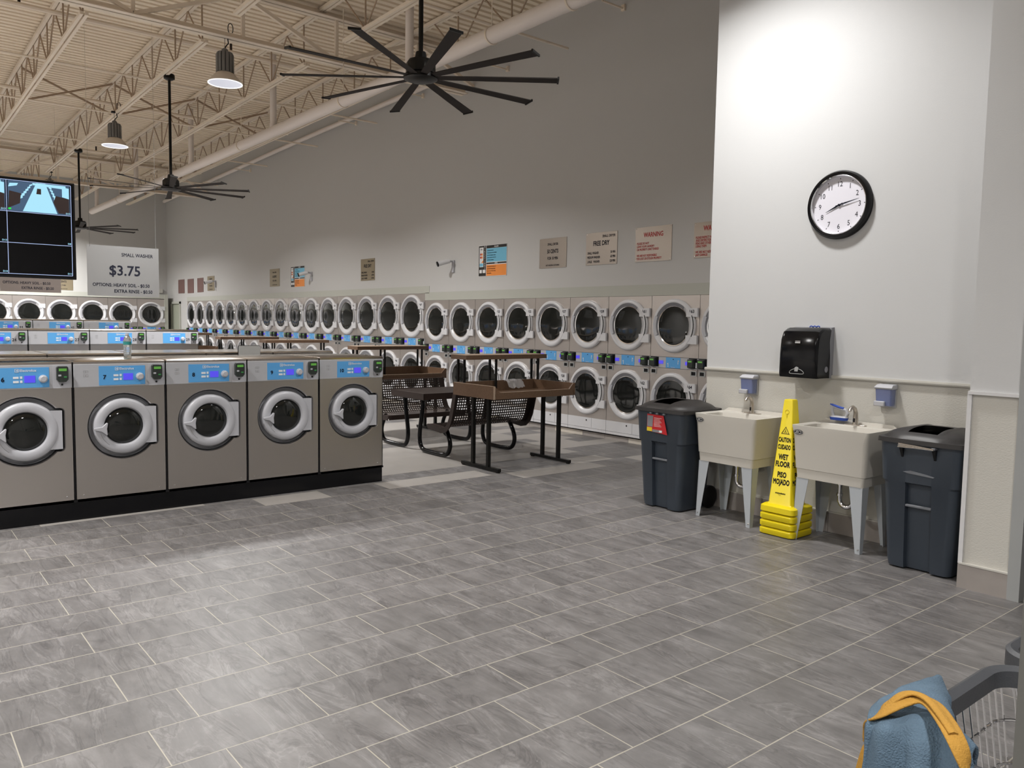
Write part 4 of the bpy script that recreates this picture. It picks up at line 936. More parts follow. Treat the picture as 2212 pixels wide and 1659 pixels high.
# ================================================================== PICNIC SET
def perforated(mb, prof, x0, x1, pitch, hole, edge=0.05, th=0.006):
    """sheet with real square holes; prof is a polyline of (y, z)"""
    pts = [Vector((0, a, b)) for a, b in prof]; seg = [0]
    for a, b in zip(pts, pts[1:]): seg.append(seg[-1] + (b - a).length)
    Ltot = seg[-1]
    def at(s):
        s = max(0, min(Ltot, s))
        for i in range(len(pts) - 1):
            if s <= seg[i + 1] + 1e-9:
                f = (s - seg[i]) / (seg[i + 1] - seg[i]); return pts[i].lerp(pts[i + 1], f)
    nx = int((x1 - x0 - 2 * edge) / pitch); ns = int((Ltot - 2 * edge) / pitch)
    ex = (x1 - x0 - nx * pitch) / 2; es = (Ltot - ns * pitch) / 2; h = hole / 2
    def P(x, s): p = at(s); return (x, p.y, p.z)
    idx = {}
    def V(x, s):
        k = (round(x, 5), round(s, 5))
        if k not in idx: idx[k] = len(vs); vs.append(P(x, s))
        return idx[k]
    vs = []; fs = []
    xa = x0 + ex; sa = es
    for i in range(nx):
        for j in range(ns):
            X0, X1, S0, S1 = xa + i * pitch, xa + (i + 1) * pitch, sa + j * pitch, sa + (j + 1) * pitch
            cx, cs = (X0 + X1) / 2, (S0 + S1) / 2
            o = [V(X0, S0), V(X1, S0), V(X1, S1), V(X0, S1)]; q = [V(cx - h, cs - h), V(cx + h, cs - h), V(cx + h, cs + h), V(cx - h, cs + h)]
            for k in range(4): fs.append((o[k], o[(k + 1) % 4], q[(k + 1) % 4], q[k]))
    # solid margins
    def strip(xs, ss):
        for a, b in zip(xs, xs[1:]):
            for c, d in zip(ss, ss[1:]): fs.append((V(a, c), V(b, c), V(b, d), V(a, d)))
    xs_in = [xa + i * pitch for i in range(nx + 1)]; ss_in = [sa + j * pitch for j in range(ns + 1)]
    strip([x0, xa], [0] + ss_in + [Ltot]); strip([xa + nx * pitch, x1], [0] + ss_in + [Ltot]); strip(xs_in, [0, sa]); strip(xs_in, [sa + ns * pitch, Ltot])
    mb.add(vs, fs); return mb
def picnic():
    t = thing('picnic_table', 'dark brown perforated metal picnic table with two attached backed benches', 'picnic table', (4.42, 1.875, 0))
    L = 1.22; 
    # table
    tp = MB(); perforated(tp, [(-0.375, 0.74), (0.375, 0.74)], 0, L, 0.030, 0.014, 0.05); o = part('table_top', tp, 'brown_metal', t)
    e = MB(); e.box(0, L, -0.38, -0.37, 0.665, 0.742); e.box(0, L, 0.37, 0.38, 0.665, 0.742); e.box(-0.004, 0.006, -0.38, 0.38, 0.665, 0.742); e.box(L - 0.006, L + 0.004, -0.38, 0.38, 0.665, 0.742); part('table_rim', e, 'brown_metal', t)
    for s in (-1, 1):
        prof = [(-0.44, 0.335), (-0.45, 0.375), (-0.475, 0.392), (-0.60, 0.385), (-0.76, 0.372), (-0.83, 0.385), (-0.885, 0.43), (-0.92, 0.50), (-0.955, 0.62), (-0.995, 0.78), (-1.005, 0.83), (-1.03, 0.838), (-1.05, 0.82)]
        pr = [(-s * a if s > 0 else a, b) for a, b in prof]
        bench = MB(); perforated(bench, pr, 0.0, L, 0.0335, 0.0175, 0.065); bo = part('bench', bench, 'brown_metal', t)
        # end plates following the profile
        inner = [(a, b) for a, b in prof[1:-1]]; outer = []
        for i, (a, b) in enumerate(inner):
            p0 = inner[max(i - 1, 0)]; p1 = inner[min(i + 1, len(inner) - 1)]; dx, dz = p1[0] - p0[0], p1[1] - p0[1]; ln = math.hypot(dx, dz)
            nx_, nz_ = dz / ln, -dx / ln     # towards the outside / underside
            outer.append((a + 0.062 * (-abs(nx_) if nz_ < 2 else 0) * 1.0, b - 0.062 * abs(nz_) * 1.0))
        pl_ = [(a, b) for a, b in inner] + list(reversed(outer))
        for xe in (0.0, L):
            m = MB(); rings = [[(xe + d_, (-s * a if s > 0 else a), b) for a, b in pl_] for d_ in (-0.006, 0.006)]
            nn = len(pl_)
            # quads strip per side to keep it clean
            K = len(inner); m2 = MB()
            for d_ in (-0.006, 0.006):
                vv = [(xe + d_, (-s * a if s > 0 else a), b) for a, b in inner] + [(xe + d_, (-s * a if s > 0 else a), b) for a, b in outer]
                m2.add(vv, [(i, i + 1, K + i + 1, K + i) for i in range(K - 1)])
            rim = [(-s * a if s > 0 else a, b) for a, b in pl_]
            m2.add([(xe - 0.006, a, b) for a, b in rim] + [(xe + 0.006, a, b) for a, b in rim], [(i, (i + 1) % nn, nn + (i + 1) % nn, nn + i) for i in range(nn)])
            part('end_plate', m2, 'brown_metal', bo)
    for xf in (0.10, L - 0.14):
        for s in (-1, 1):
            pts = [(-0.20, 0.665), (-0.21, 0.60), (-0.17, 0.40), (-0.135, 0.24), (-0.14, 0.12), (-0.19, 0.045), (-0.28, 0.027), (-0.66, 0.027), (-0.755, 0.05), (-0.805, 0.13), (-0.80, 0.22), (-0.73, 0.33), (-0.69, 0.375)]
            # smooth
            pp = [(xf, -s * a if s > 0 else a, b) for a, b in pts]
            for _ in range(2):
                q = [pp[0]]
                for a, b in zip(pp, pp[1:]):
                    q.append(tuple(a[i] * 0.75 + b[i] * 0.25 for i in range(3))); q.append(tuple(a[i] * 0.25 + b[i] * 0.75 for i in range(3)))
                q.append(pp[-1]); pp = q
            part('tube_leg', MB().tube(pp, 0.027, 12), 'black_gloss', t)
        part('cross_brace', MB().bar((xf, -0.36, 0.655), (xf, 0.36, 0.655), 0.04, 0.02), 'black_frame', t)
    return t
picnic()

# ================================================================== SINK CORNER
def make_sink(yc, lb):
    """local frame: x right along the wall, -y to the room, origin on the floor at the wall"""
    t = thing('utility_sink', lb, 'sink', (XS - 0.012, yc, 0), FX, 'utility sinks')
    hw, dp = 0.302, 0.445
    def rect(x, y0, y1, z, r=0.03): return [(a, b, z) for a, b in rrect(-x, x, y0, y1, r, 3)]
    m = MB()
    m.loft([rect(0.262, -0.415, -0.05, 0.478, 0.02), rect(0.268, -0.418, -0.045, 0.548, 0.02), rect(0.276, -0.424, -0.04, 0.552, 0.03), rect(0.292, -0.440, -0.01, 0.800, 0.035), rect(hw, -dp, 0, 0.868, 0.02), rect(hw, -dp, 0, 0.880, 0.02),
            rect(hw - 0.018, -dp + 0.018, -0.11, 0.880, 0.02), rect(hw - 0.028, -dp + 0.026, -0.118, 0.868, 0.03), rect(0.255, -0.40, -0.14, 0.56, 0.05)], True, True)
    part('tub', m, 'tub', t)
    part('back_ledge', MB().loft([[(-hw, -0.025, 0.88), (hw, -0.025, 0.88), (hw, 0, 0.88), (-hw, 0, 0.88)], [(-hw + 0.03, -0.018, 0.905), (hw - 0.03, -0.018, 0.905), (hw - 0.03, 0, 0.905), (-hw + 0.03, 0, 0.905)]]), 'tub', t)
    m = MB(); cxl, czl = -hw + 0.058, 0.828
    m.add([(cxl + 0.040 * math.cos(2 * PI * i / 28), -dp - 0.001 - (0.0) + 0.004, czl + 0.019 * math.sin(2 * PI * i / 28)) for i in range(28)], [tuple(range(28))])
    m.cur = 1
    for rx, rz in ((0.035, 0.0145),):
        o = [(cxl + rx * math.cos(2 * PI * i / 28), czl + rz * math.sin(2 * PI * i / 28)) for i in range(28)]; q = [(cxl + (rx - 0.002) * math.cos(2 * PI * i / 28), czl + (rz - 0.0018) * math.sin(2 * PI * i / 28)) for i in range(28)]
        m.add([(a, -dp + 0.0025, b) for a, b in o] + [(a, -dp + 0.0025, b) for a, b in q], [(i, (i + 1) % 28, 28 + (i + 1) % 28, 28 + i) for i in range(28)])
    for i in range(5): m.box(cxl - 0.026 + i * 0.003, cxl + 0.000, -dp + 0.0022, -dp + 0.003, czl - 0.008 + i * 0.0042, czl - 0.0065 + i * 0.0042)
    m.lathe([(0.0105, 0.0), (0.0085, 0.0)], (cxl + 0.012, -dp + 0.0025, czl), 'y', 16)
    m.v = [(x, y - 0.0005 - 0.0085 * 0 , z) for x, y, z in m.v]
    # follow the slope of the tub face
    m.xform(lambda p: (p[0], p[1] + (0.868 - p[2]) * 0.075 - 0.0045, p[2]))
    part('maker_badge', m, ['black', 'paper'], t)
    for sx in (-1, 1):
        for yy0, sy in ((-0.412, 1), (-0.055, -1)):
            m = MB(); xo = sx * 0.262
            def seg(x0, x1, y0, y1, xb0, xb1, yb0, yb1): m.hexa([(xb0, yb0, 0), (xb1, yb0, 0), (xb1, yb1, 0), (xb0, yb1, 0)], [(x0, y0, 0.478), (x1, y0, 0.478), (x1, y1, 0.478), (x0, y1, 0.478)])
            if sx < 0:
                seg(-0.262, -0.160, yy0, yy0 + sy * 0.004, -0.270, -0.232, yy0 - sy * 0.012, yy0 - sy * 0.008); seg(-0.262, -0.258, yy0, yy0 + sy * 0.09, -0.270, -0.266, yy0 - sy * 0.012, yy0 + sy * 0.025)
            else:
                seg(0.160, 0.262, yy0, yy0 + sy * 0.004, 0.232, 0.270, yy0 - sy * 0.012, yy0 - sy * 0.008); seg(0.258, 0.262, yy0, yy0 + sy * 0.09, 0.266, 0.270, yy0 - sy * 0.012, yy0 + sy * 0.025)
            lg = part('leg', m, 'leg', t)
            part('screw', MB().lathe([(0, 0.004), (0.006, 0.003), (0.008, 0.0)], (sx * 0.252, yy0 - sy * 0.011 - (0.001 if sy > 0 else -0.001), 0.03), 'y', 8), 'chrome', lg)
    # trap
    m = MB(); m.tube([(0.0, -0.24, 0.49), (0.0, -0.24, 0.33)], 0.017, 12)
    pts = [(0.0, -0.24, 0.36)] + [(0.0 + 0.052 - 0.052 * math.cos(a), -0.24 + 0.0, 0.335 - 0.055 * math.sin(a)) for a in [i * PI / 10 for i in range(11)]] + [(0.104, -0.24, 0.39), (0.104, -0.20, 0.41), (0.104, -0.02, 0.41)]
    m.tube(pts, 0.0175, 12)
    for z in (0.36, 0.44): m.lathe([(0.018, 0), (0.024, 0), (0.024, 0.018), (0.018, 0.018)], (0, -0.24, z), 'z', 12, close=True)
    m.lathe([(0.018, 0), (0.024, 0), (0.024, 0.018), (0.018, 0.018)], (0.104, -0.24, 0.345), 'z', 12, close=True)
    part('drain_trap', m, 'chrome', t)
    m = MB(); m.box(-0.075, 0.085, -0.085, -0.045, 0.880, 0.886); part('faucet_plate', m, 'nickel', t, bevel=0.002)
    m = MB(); P = [(0, -0.062, 0.884), (0, -0.060, 0.93), (0, -0.062, 0.975), (0, -0.078, 1.008), (0, -0.110, 1.022), (0, -0.140, 1.012), (0, -0.155, 0.992)]
    m.tube(P, [0.021, 0.019, 0.017, 0.0155, 0.014, 0.013, 0.0125], 16); fc = part('faucet', m, 'nickel', t, label='curved brushed faucet spout')
    part('sensor_window', MB().box(-0.006, 0.006, -0.0835, -0.078, 0.905, 0.935), 'black_gloss', fc)
    return t
make_sink(-2.672, 'almond plastic utility sink left of the yellow cone stack')
make_sink(-3.588, 'almond plastic utility sink right of the cone stack, with a scrub brush')

def make_soap(yc, lb):
    t = thing('soap_dispenser', lb, 'soap dispenser', (XS, yc, 1.045), FX, 'wall soap dispensers')
    m = MB(); m.loft([[(-0.066, -0.085, 0.125), (0.066, -0.085, 0.125), (0.066, 0, 0.125), (-0.066, 0, 0.125)], [(-0.068, -0.095, 0.138), (0.068, -0.095, 0.138), (0.068, 0, 0.152), (-0.068, 0, 0.152)], [(-0.060, -0.06, 0.160), (0.060, -0.06, 0.160), (0.064, 0, 0.162), (-0.064, 0, 0.162)]])
    part('lid', m, 'white_pl', t, bevel=0.003)
    part('back_plate', MB().box(-0.060, 0.060, -0.012, 0, -0.01, 0.15), 'white_pl', t)
    part('tank', MB().loft([[(a, b, 0.005) for a, b in rrect(-0.056, 0.060, -0.080, -0.012, 0.015)], [(a, b, 0.125) for a, b in rrect(-0.062, 0.063, -0.088, -0.012, 0.015)]]), 'soap', t)
    part('soap_level', MB().loft([[(a, b, 0.008) for a, b in rrect(-0.050, 0.056, -0.074, -0.016, 0.012)], [(a, b, 0.085) for a, b in rrect(-0.055, 0.058, -0.079, -0.016, 0.012)]]), 'poster_blue', t)
    part('push_bar', MB().box(-0.060, 0.020, -0.106, -0.08, 0.000, 0.038), 'white_pl', t, bevel=0.006)
    return t
make_soap(-2.615, 'soap dispenser with blue tank above the left sink')
make_soap(-3.795, 'soap dispenser with blue tank above the right sink')

# towel dispenser
t = thing('towel_dispenser', 'black paper towel dispenser on the wall between the sinks', 'towel dispenser', (XS, -3.18, 1.222), FX)
m = MB(); W = 0.165
side = [(0.0, 0.0), (-0.05, 0.0), (-0.05, 0.18), (-0.065, 0.30), (-0.045, 0.395), (0.0, 0.400)]
m.loft([[(xx, a, b) for a, b in side] for xx in (-W, W)]); part('back_shell', m, 'grey_pl', t, label='grey back shell')
m = MB(); rings = []
for xx, k_ in ((-W, 0.90), (-W + 0.012, 0.97), (-W + 0.035, 1.0), (W - 0.035, 1.0), (W - 0.012, 0.97), (W, 0.90)):
    pf = [(-0.048, 0.002), (-0.235, 0.002), (-0.245, 0.03), (-0.243, 0.20), (-0.232, 0.31), (-0.205, 0.365), (-0.15, 0.392), (-0.045, 0.396), (-0.063, 0.30), (-0.048, 0.18)]
    rings.append([(xx, -0.048 + (a + 0.048) * (k_ if a < -0.06 else 1), b * (k_ * 0.5 + 0.5)) for a, b in pf])
m.loft(rings); cov = part('cover', m, 'black_gloss', t)
m = MB(); m.box(-0.022, 0.022, -0.246, -0.238, 0.272, 0.280); m.box(-0.022, 0.022, -0.245, -0.238, 0.285, 0.289); part('window', m, 'chrome', cov)
m = MB(); m.tube([(0.062 * math.cos(a), -0.2465, 0.052 + 0.020 * math.sin(a) - 0.012 * math.cos(a) ** 2) for a in [2 * PI * i / 24 for i in range(25)]], 0.0022, 6); m.prism([(-0.018, 0.050), (0.010, 0.050), (0.016, 0.082), (-0.002, 0.088), (-0.016, 0.080)], -0.248, -0.244); part('towel_symbol', m, 'card', cov)
m = MB(); m.lathe([(0.024, 0.0), (0.020, 0.004), (0.0, 0.004)], (0, 0, 0), 'y', 20); m.xform(lambda p: (W + 0.0015 - p[1] * 0.3, -0.10 + p[0], 0.07 + p[2])); part('side_dial', m, 'grey_pl', cov)
part('paper_mouth', MB().box(-0.12, 0.12, -0.16, -0.12, -0.004, 0.002), 'black', t)
m = MB()
for i in range(3): m.tube([(-0.02 + 0.03 * i, -0.05, 0.398), (-0.01 + 0.03 * i, -0.045, 0.408), (0.005 + 0.03 * i, -0.05, 0.404), (0.012 + 0.03 * i, -0.06, 0.40)], 0.005, 6)
solo('blue_putty', m, 'brush_blue', 'small blue twisted bits lying on the towel dispenser', 'putty', loc=(XS, -3.18, 1.222), rz=FX)

# clock
t = thing('wall_clock', 'round white wall clock with a black rim', 'clock', (XS, -3.345, 2.566), FX)
m = MB(); m.lathe([(0.262, 0.0), (0.262, 0.030), (0.250, 0.048), (0.234, 0.050), (0.222, 0.040), (0.218, 0.012)], (0, 0, 0), 'y', 72); part('rim', m, 'black_gloss', t)
part('inner_ring', MB().lathe([(0.2275, 0.0455), (0.224, 0.0475), (0.2185, 0.040), (0.218, 0.014)], (0, 0, 0), 'y', 72), 'chrome', t)
part('face', MB().disc((0, -0.014, 0), 0.2185, 'y', 72), 'clock_face', t)
m = MB()
for h in range(1, 13):
    a = PI / 2 - h * PI / 6; s_ = str(h); wdt = text_w(s_, 0.041, 0.0, 0.85)
    text_mb(m, s_, 0.041, 0.162 * math.cos(a) - wdt / 2, -0.0148, 0.162 * math.sin(a) - 0.0205, 'L', 0.0, 0.85)
for i in range(60):
    a = i * PI / 30; r0, hw_ = (0.196, 0.0028) if i % 5 == 0 else (0.203, 0.0004)
    r1 = 0.206; c, s_ = math.cos(a), math.sin(a)
    m.add([(c * r0 - s_ * hw_, -0.0148, s_ * r0 + c * hw_), (c * r1 - s_ * hw_, -0.0148, s_ * r1 + c * hw_), (c * r1 + s_ * hw_, -0.0148, s_ * r1 - c * hw_), (c * r0 + s_ * hw_, -0.0148, s_ * r0 - c * hw_)], [(0, 1, 2, 3)])
part('numerals', m, 'ink', t)
for nm, ang, ln, wd_, y_ in (('hour_hand', math.radians(-155.5), 0.120, 0.0065, -0.020), ('minute_hand', math.radians(12.5), 0.165, 0.0055, -0.024)):
    c, s_ = math.cos(ang), math.sin(ang); m = MB()
    ol = [(-0.03, -wd_ * 0.5), (ln * 0.3, -wd_), (ln, -0.001), (ln, 0.001), (ln * 0.3, wd_), (-0.03, wd_ * 0.5)]
    m.prism([(a * c - b * s_, a * s_ + b * c) for a, b in ol], y_ - 0.001, y_); part(nm, m, 'ink', t)
part('hub', MB().lathe([(0, 0.03), (0.008, 0.028), (0.009, 0.014)], (0, 0, 0), 'y', 16), 'ink', t)

# wet floor cones, a stack of four
CX, CY = 4.765, -3.205
def frust(m, hb, ht, zb, zt_, n=4, r=0.02): m.loft([[(a, b, zb) for a, b in rrect(-hb, hb, -hb, hb, r, 3)], [(a, b, zt_) for a, b in rrect(-ht, ht, -ht, ht, min(r, ht * 0.5), 3)]])
for i in range(4):
    z = 0.058 * i
    lb = ['bottom', 'second from the bottom', 'third from the bottom', 'topmost, with the printed warning'][i]
    t = thing('wet_floor_cone', 'yellow wet floor cone, %s of its stack' % lb, 'cone', (CX, CY, z), 0, 'stack of yellow cones')
    m = MB()
    def br(h, r, z_): return [(a, b, z_) for a, b in rrect(-h, h, -h, h, r, 4)]
    top = (i == 3)
    if not top: m.loft([br(0.146, 0.035, 0.006), br(0.150, 0.035, 0.012), br(0.150, 0.035, 0.046), br(0.140, 0.035, 0.056)])
    else: m.loft([br(0.146, 0.035, 0.006), br(0.150, 0.035, 0.012), br(0.148, 0.035, 0.052), br(0.128, 0.03, 0.066)])
    part('base', m, 'yellow', t)
    if top:
        m = MB(); m.loft([br(0.112, 0.012, 0.06), br(0.100, 0.012, 0.075), br(0.038, 0.008, 0.875), br(0.034, 0.008, 0.885)]); part('body', m, 'yellow', t)
        hz = lambda z_: 0.100 + (0.038 - 0.100) * (z_ - 0.075) / 0.80
        lines = [('CAUTION', 0.036, 0.556, 0.47), ('CUIDADO', 0.036, 0.500, 0.47), ('WET', 0.042, 0.420, 0.66), ('FLOOR', 0.042, 0.364, 0.66), ('PISO', 0.042, 0.282, 0.66), ('MOJADO', 0.042, 0.226, 0.60), ('amazonbasics', 0.013, 0.152, 0.9)]
        for rz in (FX, 0.0):
            c, sn = math.cos(rz), math.sin(rz)
            def put(nm, mm):
                mm.xform(lambda p: (p[0], -hz(p[2]) - 0.0012 + p[1], p[2])); mm.xform(lambda p: (p[0] * c - p[1] * sn, p[0] * sn + p[1] * c, p[2])); part(nm, mm, 'ink', t)
            for s_, sz, z_, sq in lines: put('warning_text', text_mb(MB(), s_, sz, 0.0, 0, z_, 'C', 0.045, sq))
            m = MB(); tz = 0.618; r_o, r_i = 0.036, 0.028
            o = [(-r_o, tz), (r_o, tz), (0, tz + 0.058)]; q = [(-r_i, tz + 0.004), (r_i, tz + 0.004), (0, tz + 0.050)]
            m.add([(a, 0, b) for a, b in o] + [(a, 0, b) for a, b in q], [(0, 1, 4, 3), (1, 2, 5, 4), (2, 0, 3, 5)])
            m.tube([(-0.012, -0.0004, tz + 0.012), (0.0, -0.0004, tz + 0.020), (0.012, -0.0004, tz + 0.010)], 0.0015, 4); m.tube([(0.0, -0.0004, tz + 0.018), (0.0, -0.0004, tz + 0.036)], 0.002, 4)
            put('warning_symbol', m)
            put('brand_mark', MB().tube([(-0.016 + 0.0018 * i_, -0.0005, 0.147 - 0.004 * math.sin(PI * i_ / 12)) for i_ in range(13)], 0.0008, 4))
        m = MB(); m.lathe([(0.014, 0.0), (0.016, 0.002), (0.018, 0.0)], (0, 0, 0.79), 'y', 20); m.tube([(0, 0, 0.778), (0, 0, 0.75)], 0.004, 6); m.xform(lambda p: (-hz(p[2]) - 0.0008 + p[1], -p[0], p[2])); part('moulded_mark', m, 'yellow', t)

# bins
def make_bin(x, yc, lb, left):
    t = thing('rollout_bin', lb, 'bin', (x, yc, 0), FX, 'slate plastic rollout bins')
    # local: x right, y back (0 = front)
    def ring(w_, d_, z, notch=0.0, r=0.05, y0=0.0):
        pts = []
        o = rrect(-w_, w_, y0, y0 + d_, r, 4)
        # o runs: back right corner, back left, front left, front right ; insert front notch between front left and front right
        fl = o[10:15]; frp = o[15:20]
        pts = o[:15] + [(-0.085, y0), (-0.080, y0 + notch), (0.080, y0 + notch), (0.085, y0)] + frp
        return [(a, b, z) for a, b in pts]
    m = MB()
    m.loft([ring(0.205, 0.38, 0.012, 0.035, 0.05, 0.045), ring(0.212, 0.395, 0.06, 0.035, 0.05, 0.038), ring(0.244, 0.45, 0.585, 0.035, 0.06, 0.010), ring(0.256, 0.48, 0.60, 0.0, 0.06, 0.0), ring(0.270, 0.515, 0.862, 0.0, 0.06, -0.012), ring(0.282, 0.535, 0.868, 0.0, 0.06, -0.022), ring(0.282, 0.535, 0.880, 0.0, 0.06, -0.022),
            ring(0.256, 0.49, 0.880, 0.0, 0.05, 0.0), ring(0.225, 0.40, 0.50, 0.0, 0.05, 0.055)], True, True)
    part('body', m, 'can', t)
    part('front_grip', MB().box(-0.084, 0.084, 0.018, 0.045, 0.435, 0.452), 'can_rim', t, bevel=0.004)
    part('wheel', MB().xform(lambda p: p).lathe([(0, -0.02), (0.085, -0.02), (0.10, -0.012), (0.10, 0.02), (0.085, 0.028), (0, 0.028)], (0, 0, 0), 'y', 28).xform(lambda p: (-0.225 + p[1], 0.435 + p[0], 0.102 + p[2])), 'black', t)
    part('wheel', MB().lathe([(0, -0.02), (0.085, -0.02), (0.10, -0.012), (0.10, 0.02), (0.085, 0.028), (0, 0.028)], (0, 0, 0), 'y', 28).xform(lambda p: (0.225 + p[1], 0.435 + p[0], 0.102 + p[2])), 'black', t)
    # lid as a height field with an opening
    n = 36; HW, DY0, DY1 = 0.288, -0.035, 0.540
    def sup(u, v):
        # map unit square to rounded square
        k_ = 0.14
        return u * (1 - k_ * abs(v) ** 6 * 0.5), v * (1 - k_ * abs(u) ** 6 * 0.5)
    def hz(u, v):
        e = max(abs(u), abs(v)); e = min(1, (abs(u) ** 3.2 + abs(v) ** 3.2) ** (1 / 3.2))
        z = 0.892 + 0.072 * (1 - e ** 2.4) ** 0.6 if e < 1 else 0.892
        if abs(abs(u) - 0.40) < 0.035 and -0.75 < v < 0.8: z += 0.006
        return z
    vs = []; fs = []
    for i in range(n + 1):
        for j in range(n + 1):
            u, v = -1 + 2 * i / n, -1 + 2 * j / n; uu, vv_ = sup(u, v)
            vs.append((uu * HW, DY0 + (vv_ + 1) / 2 * (DY1 - DY0), hz(u, v)))
    ops = set()
    for i in range(n):
        for j in range(n):
            u, v = -1 + 2 * (i + 0.5) / n, -1 + 2 * (j + 0.5) / n
            if abs(u) < 0.36 and -0.80 < v < 0.10: ops.add((i, j)); continue
            fs.append((i * (n + 1) + j, (i + 1) * (n + 1) + j, (i + 1) * (n + 1) + j + 1, i * (n + 1) + j + 1))
    lid = MB(); lid.add(vs, fs)
    border = [0 * (n + 1) + j for j in range(n + 1)] + [i * (n + 1) + n for i in range(1, n + 1)] + [n * (n + 1) + j for j in range(n - 1, -1, -1)] + [i * (n + 1) for i in range(n - 1, 0, -1)]
    nb_ = len(border); base = [(vs[k_][0] * 1.012, (vs[k_][1] - 0.25) * 1.012 + 0.25, 0.862) for k_ in border]
    lid.add([vs[k_] for k_ in border] + base, [(i, (i + 1) % nb_, nb_ + (i + 1) % nb_, nb_ + i) for i in range(nb_)])
    lo = part('lid', lid, 'can_lid', t, sharp=50)
    m = MB(); m.box(-0.12, 0.12, 0.02, 0.34, 0.884, 0.888); part('lid_opening', m, 'black', lo)
    for s in (-1, 1):
        part('clip', MB().box(s * 0.075 - 0.012, s * 0.075 + 0.012, -0.034, -0.010, 0.842, 0.856) if left else MB().box(s * 0.105 - 0.012, s * 0.105 + 0.012, -0.052, -0.010, 0.842, 0.856), 'can_rim', t, bevel=0.002)
    if left:
        part('clip', MB().box(-0.012, 0.012, -0.034, -0.010, 0.842, 0.856), 'can_rim', t)
        c = MB(); c.prism([(-0.118, 0.690), (0.110, 0.672), (0.065, 0.835), (-0.118, 0.838)], -0.0225, -0.0205); lab = part('product_card', c, 'red', t, label='red printed card')
        c = MB(); c.box(-0.118, -0.060, -0.0235, -0.0225, 0.688, 0.722); part('card_yellow', c, 'label_yellow', lab)
        c = MB(); c.box(-0.056, 0.055, -0.0235, -0.0225, 0.684, 0.706); c.prism([(-0.115, 0.728), (-0.055, 0.728), (-0.050, 0.825), (-0.115, 0.825)], -0.0233, -0.0225); part('card_photo', c, 'grey_pl', lab)
        c = MB()
        for k_ in range(7): c.box(-0.040, 0.045 - 0.01 * (k_ % 3), -0.0233, -0.0225, 0.735 + 0.012 * k_, 0.738 + 0.012 * k_)
        c.box(0.022, 0.052, -0.0240, -0.0235, 0.686, 0.704); part('card_text', c, 'paper', lab)
    else:
        m = MB()
        for k_ in range(3): m.tube([(-0.115, -0.055 - 0.004 * k_, 0.862 - 0.010 * k_), (0.0, -0.060, 0.857 - 0.006 * k_), (0.11, -0.055, 0.848 - 0.002 * k_)], 0.0045, 6)
        part('bail_handle', m, 'chrome', t)
        c = MB(); c.prism([(-0.098, 0.672), (-0.06, 0.664), (0.10, 0.655), (0.105, 0.662), (0.05, 0.672), (-0.05, 0.684)], -0.0055 - 0.004, -0.001); part('hand_slot', c, 'can_rim', t)
    for s in (-1, 1):
        part('bracket', MB().hexa([(s * 0.105 - 0.006, -0.012, 0.77), (s * 0.105 + 0.006, -0.012, 0.77), (s * 0.105 + 0.006, -0.004, 0.77), (s * 0.105 - 0.006, -0.004, 0.77)], [(s * 0.105 - 0.012, -0.045, 0.845), (s * 0.105 + 0.012, -0.045, 0.845), (s * 0.105 + 0.012, -0.008, 0.845), (s * 0.105 - 0.012, -0.008, 0.845)]), 'black', t) if not left else None
    return t
make_bin(4.555, -2.070, 'slate grey rollout bin with a red card, left of the sinks', True)
make_bin(4.545, -4.290, 'slate grey rollout bin without a card, right of the sinks', False)

# scrub brush on the right sink
t = thing('scrub_brush', 'blue and white iron shaped scrub brush on the right sink ledge', 'brush', (5.035, -3.46, 0.9065), FX)
m = MB(); m.loft([[(a, b, 0.0) for a, b in rrect(-0.068, 0.062, -0.028, 0.028, 0.02)], [(a, b, 0.022) for a, b in rrect(-0.072, 0.066, -0.032, 0.032, 0.02)]]); part('bristles', m, 'brush_blue', t)
m = MB(); m.loft([[(a, b, 0.022) for a, b in rrect(-0.070, 0.070, -0.030, 0.030, 0.02)], [(a, b, 0.032) for a, b in rrect(-0.060, 0.066, -0.024, 0.024, 0.02)]])
m.tube([(0.055, 0, 0.030), (0.066, 0, 0.055), (0.052, 0, 0.080), (0.0, 0, 0.092), (-0.055, 0, 0.106), (-0.078, 0, 0.112)], [0.014, 0.013, 0.013, 0.013, 0.014, 0.010], 10); m.tube([(-0.052, 0, 0.030), (-0.062, 0, 0.065), (-0.058, 0, 0.104)], 0.012, 10)
part('handle', m, 'white_pl', t)
m = MB(); m.tube([(0.035, -0.006, 0.093), (0.0, -0.006, 0.099), (-0.055, -0.006, 0.113), (-0.078, -0.004, 0.118)], [0.009, 0.010, 0.010, 0.005], 8); part('handle_grip', m, 'brush_blue', t)

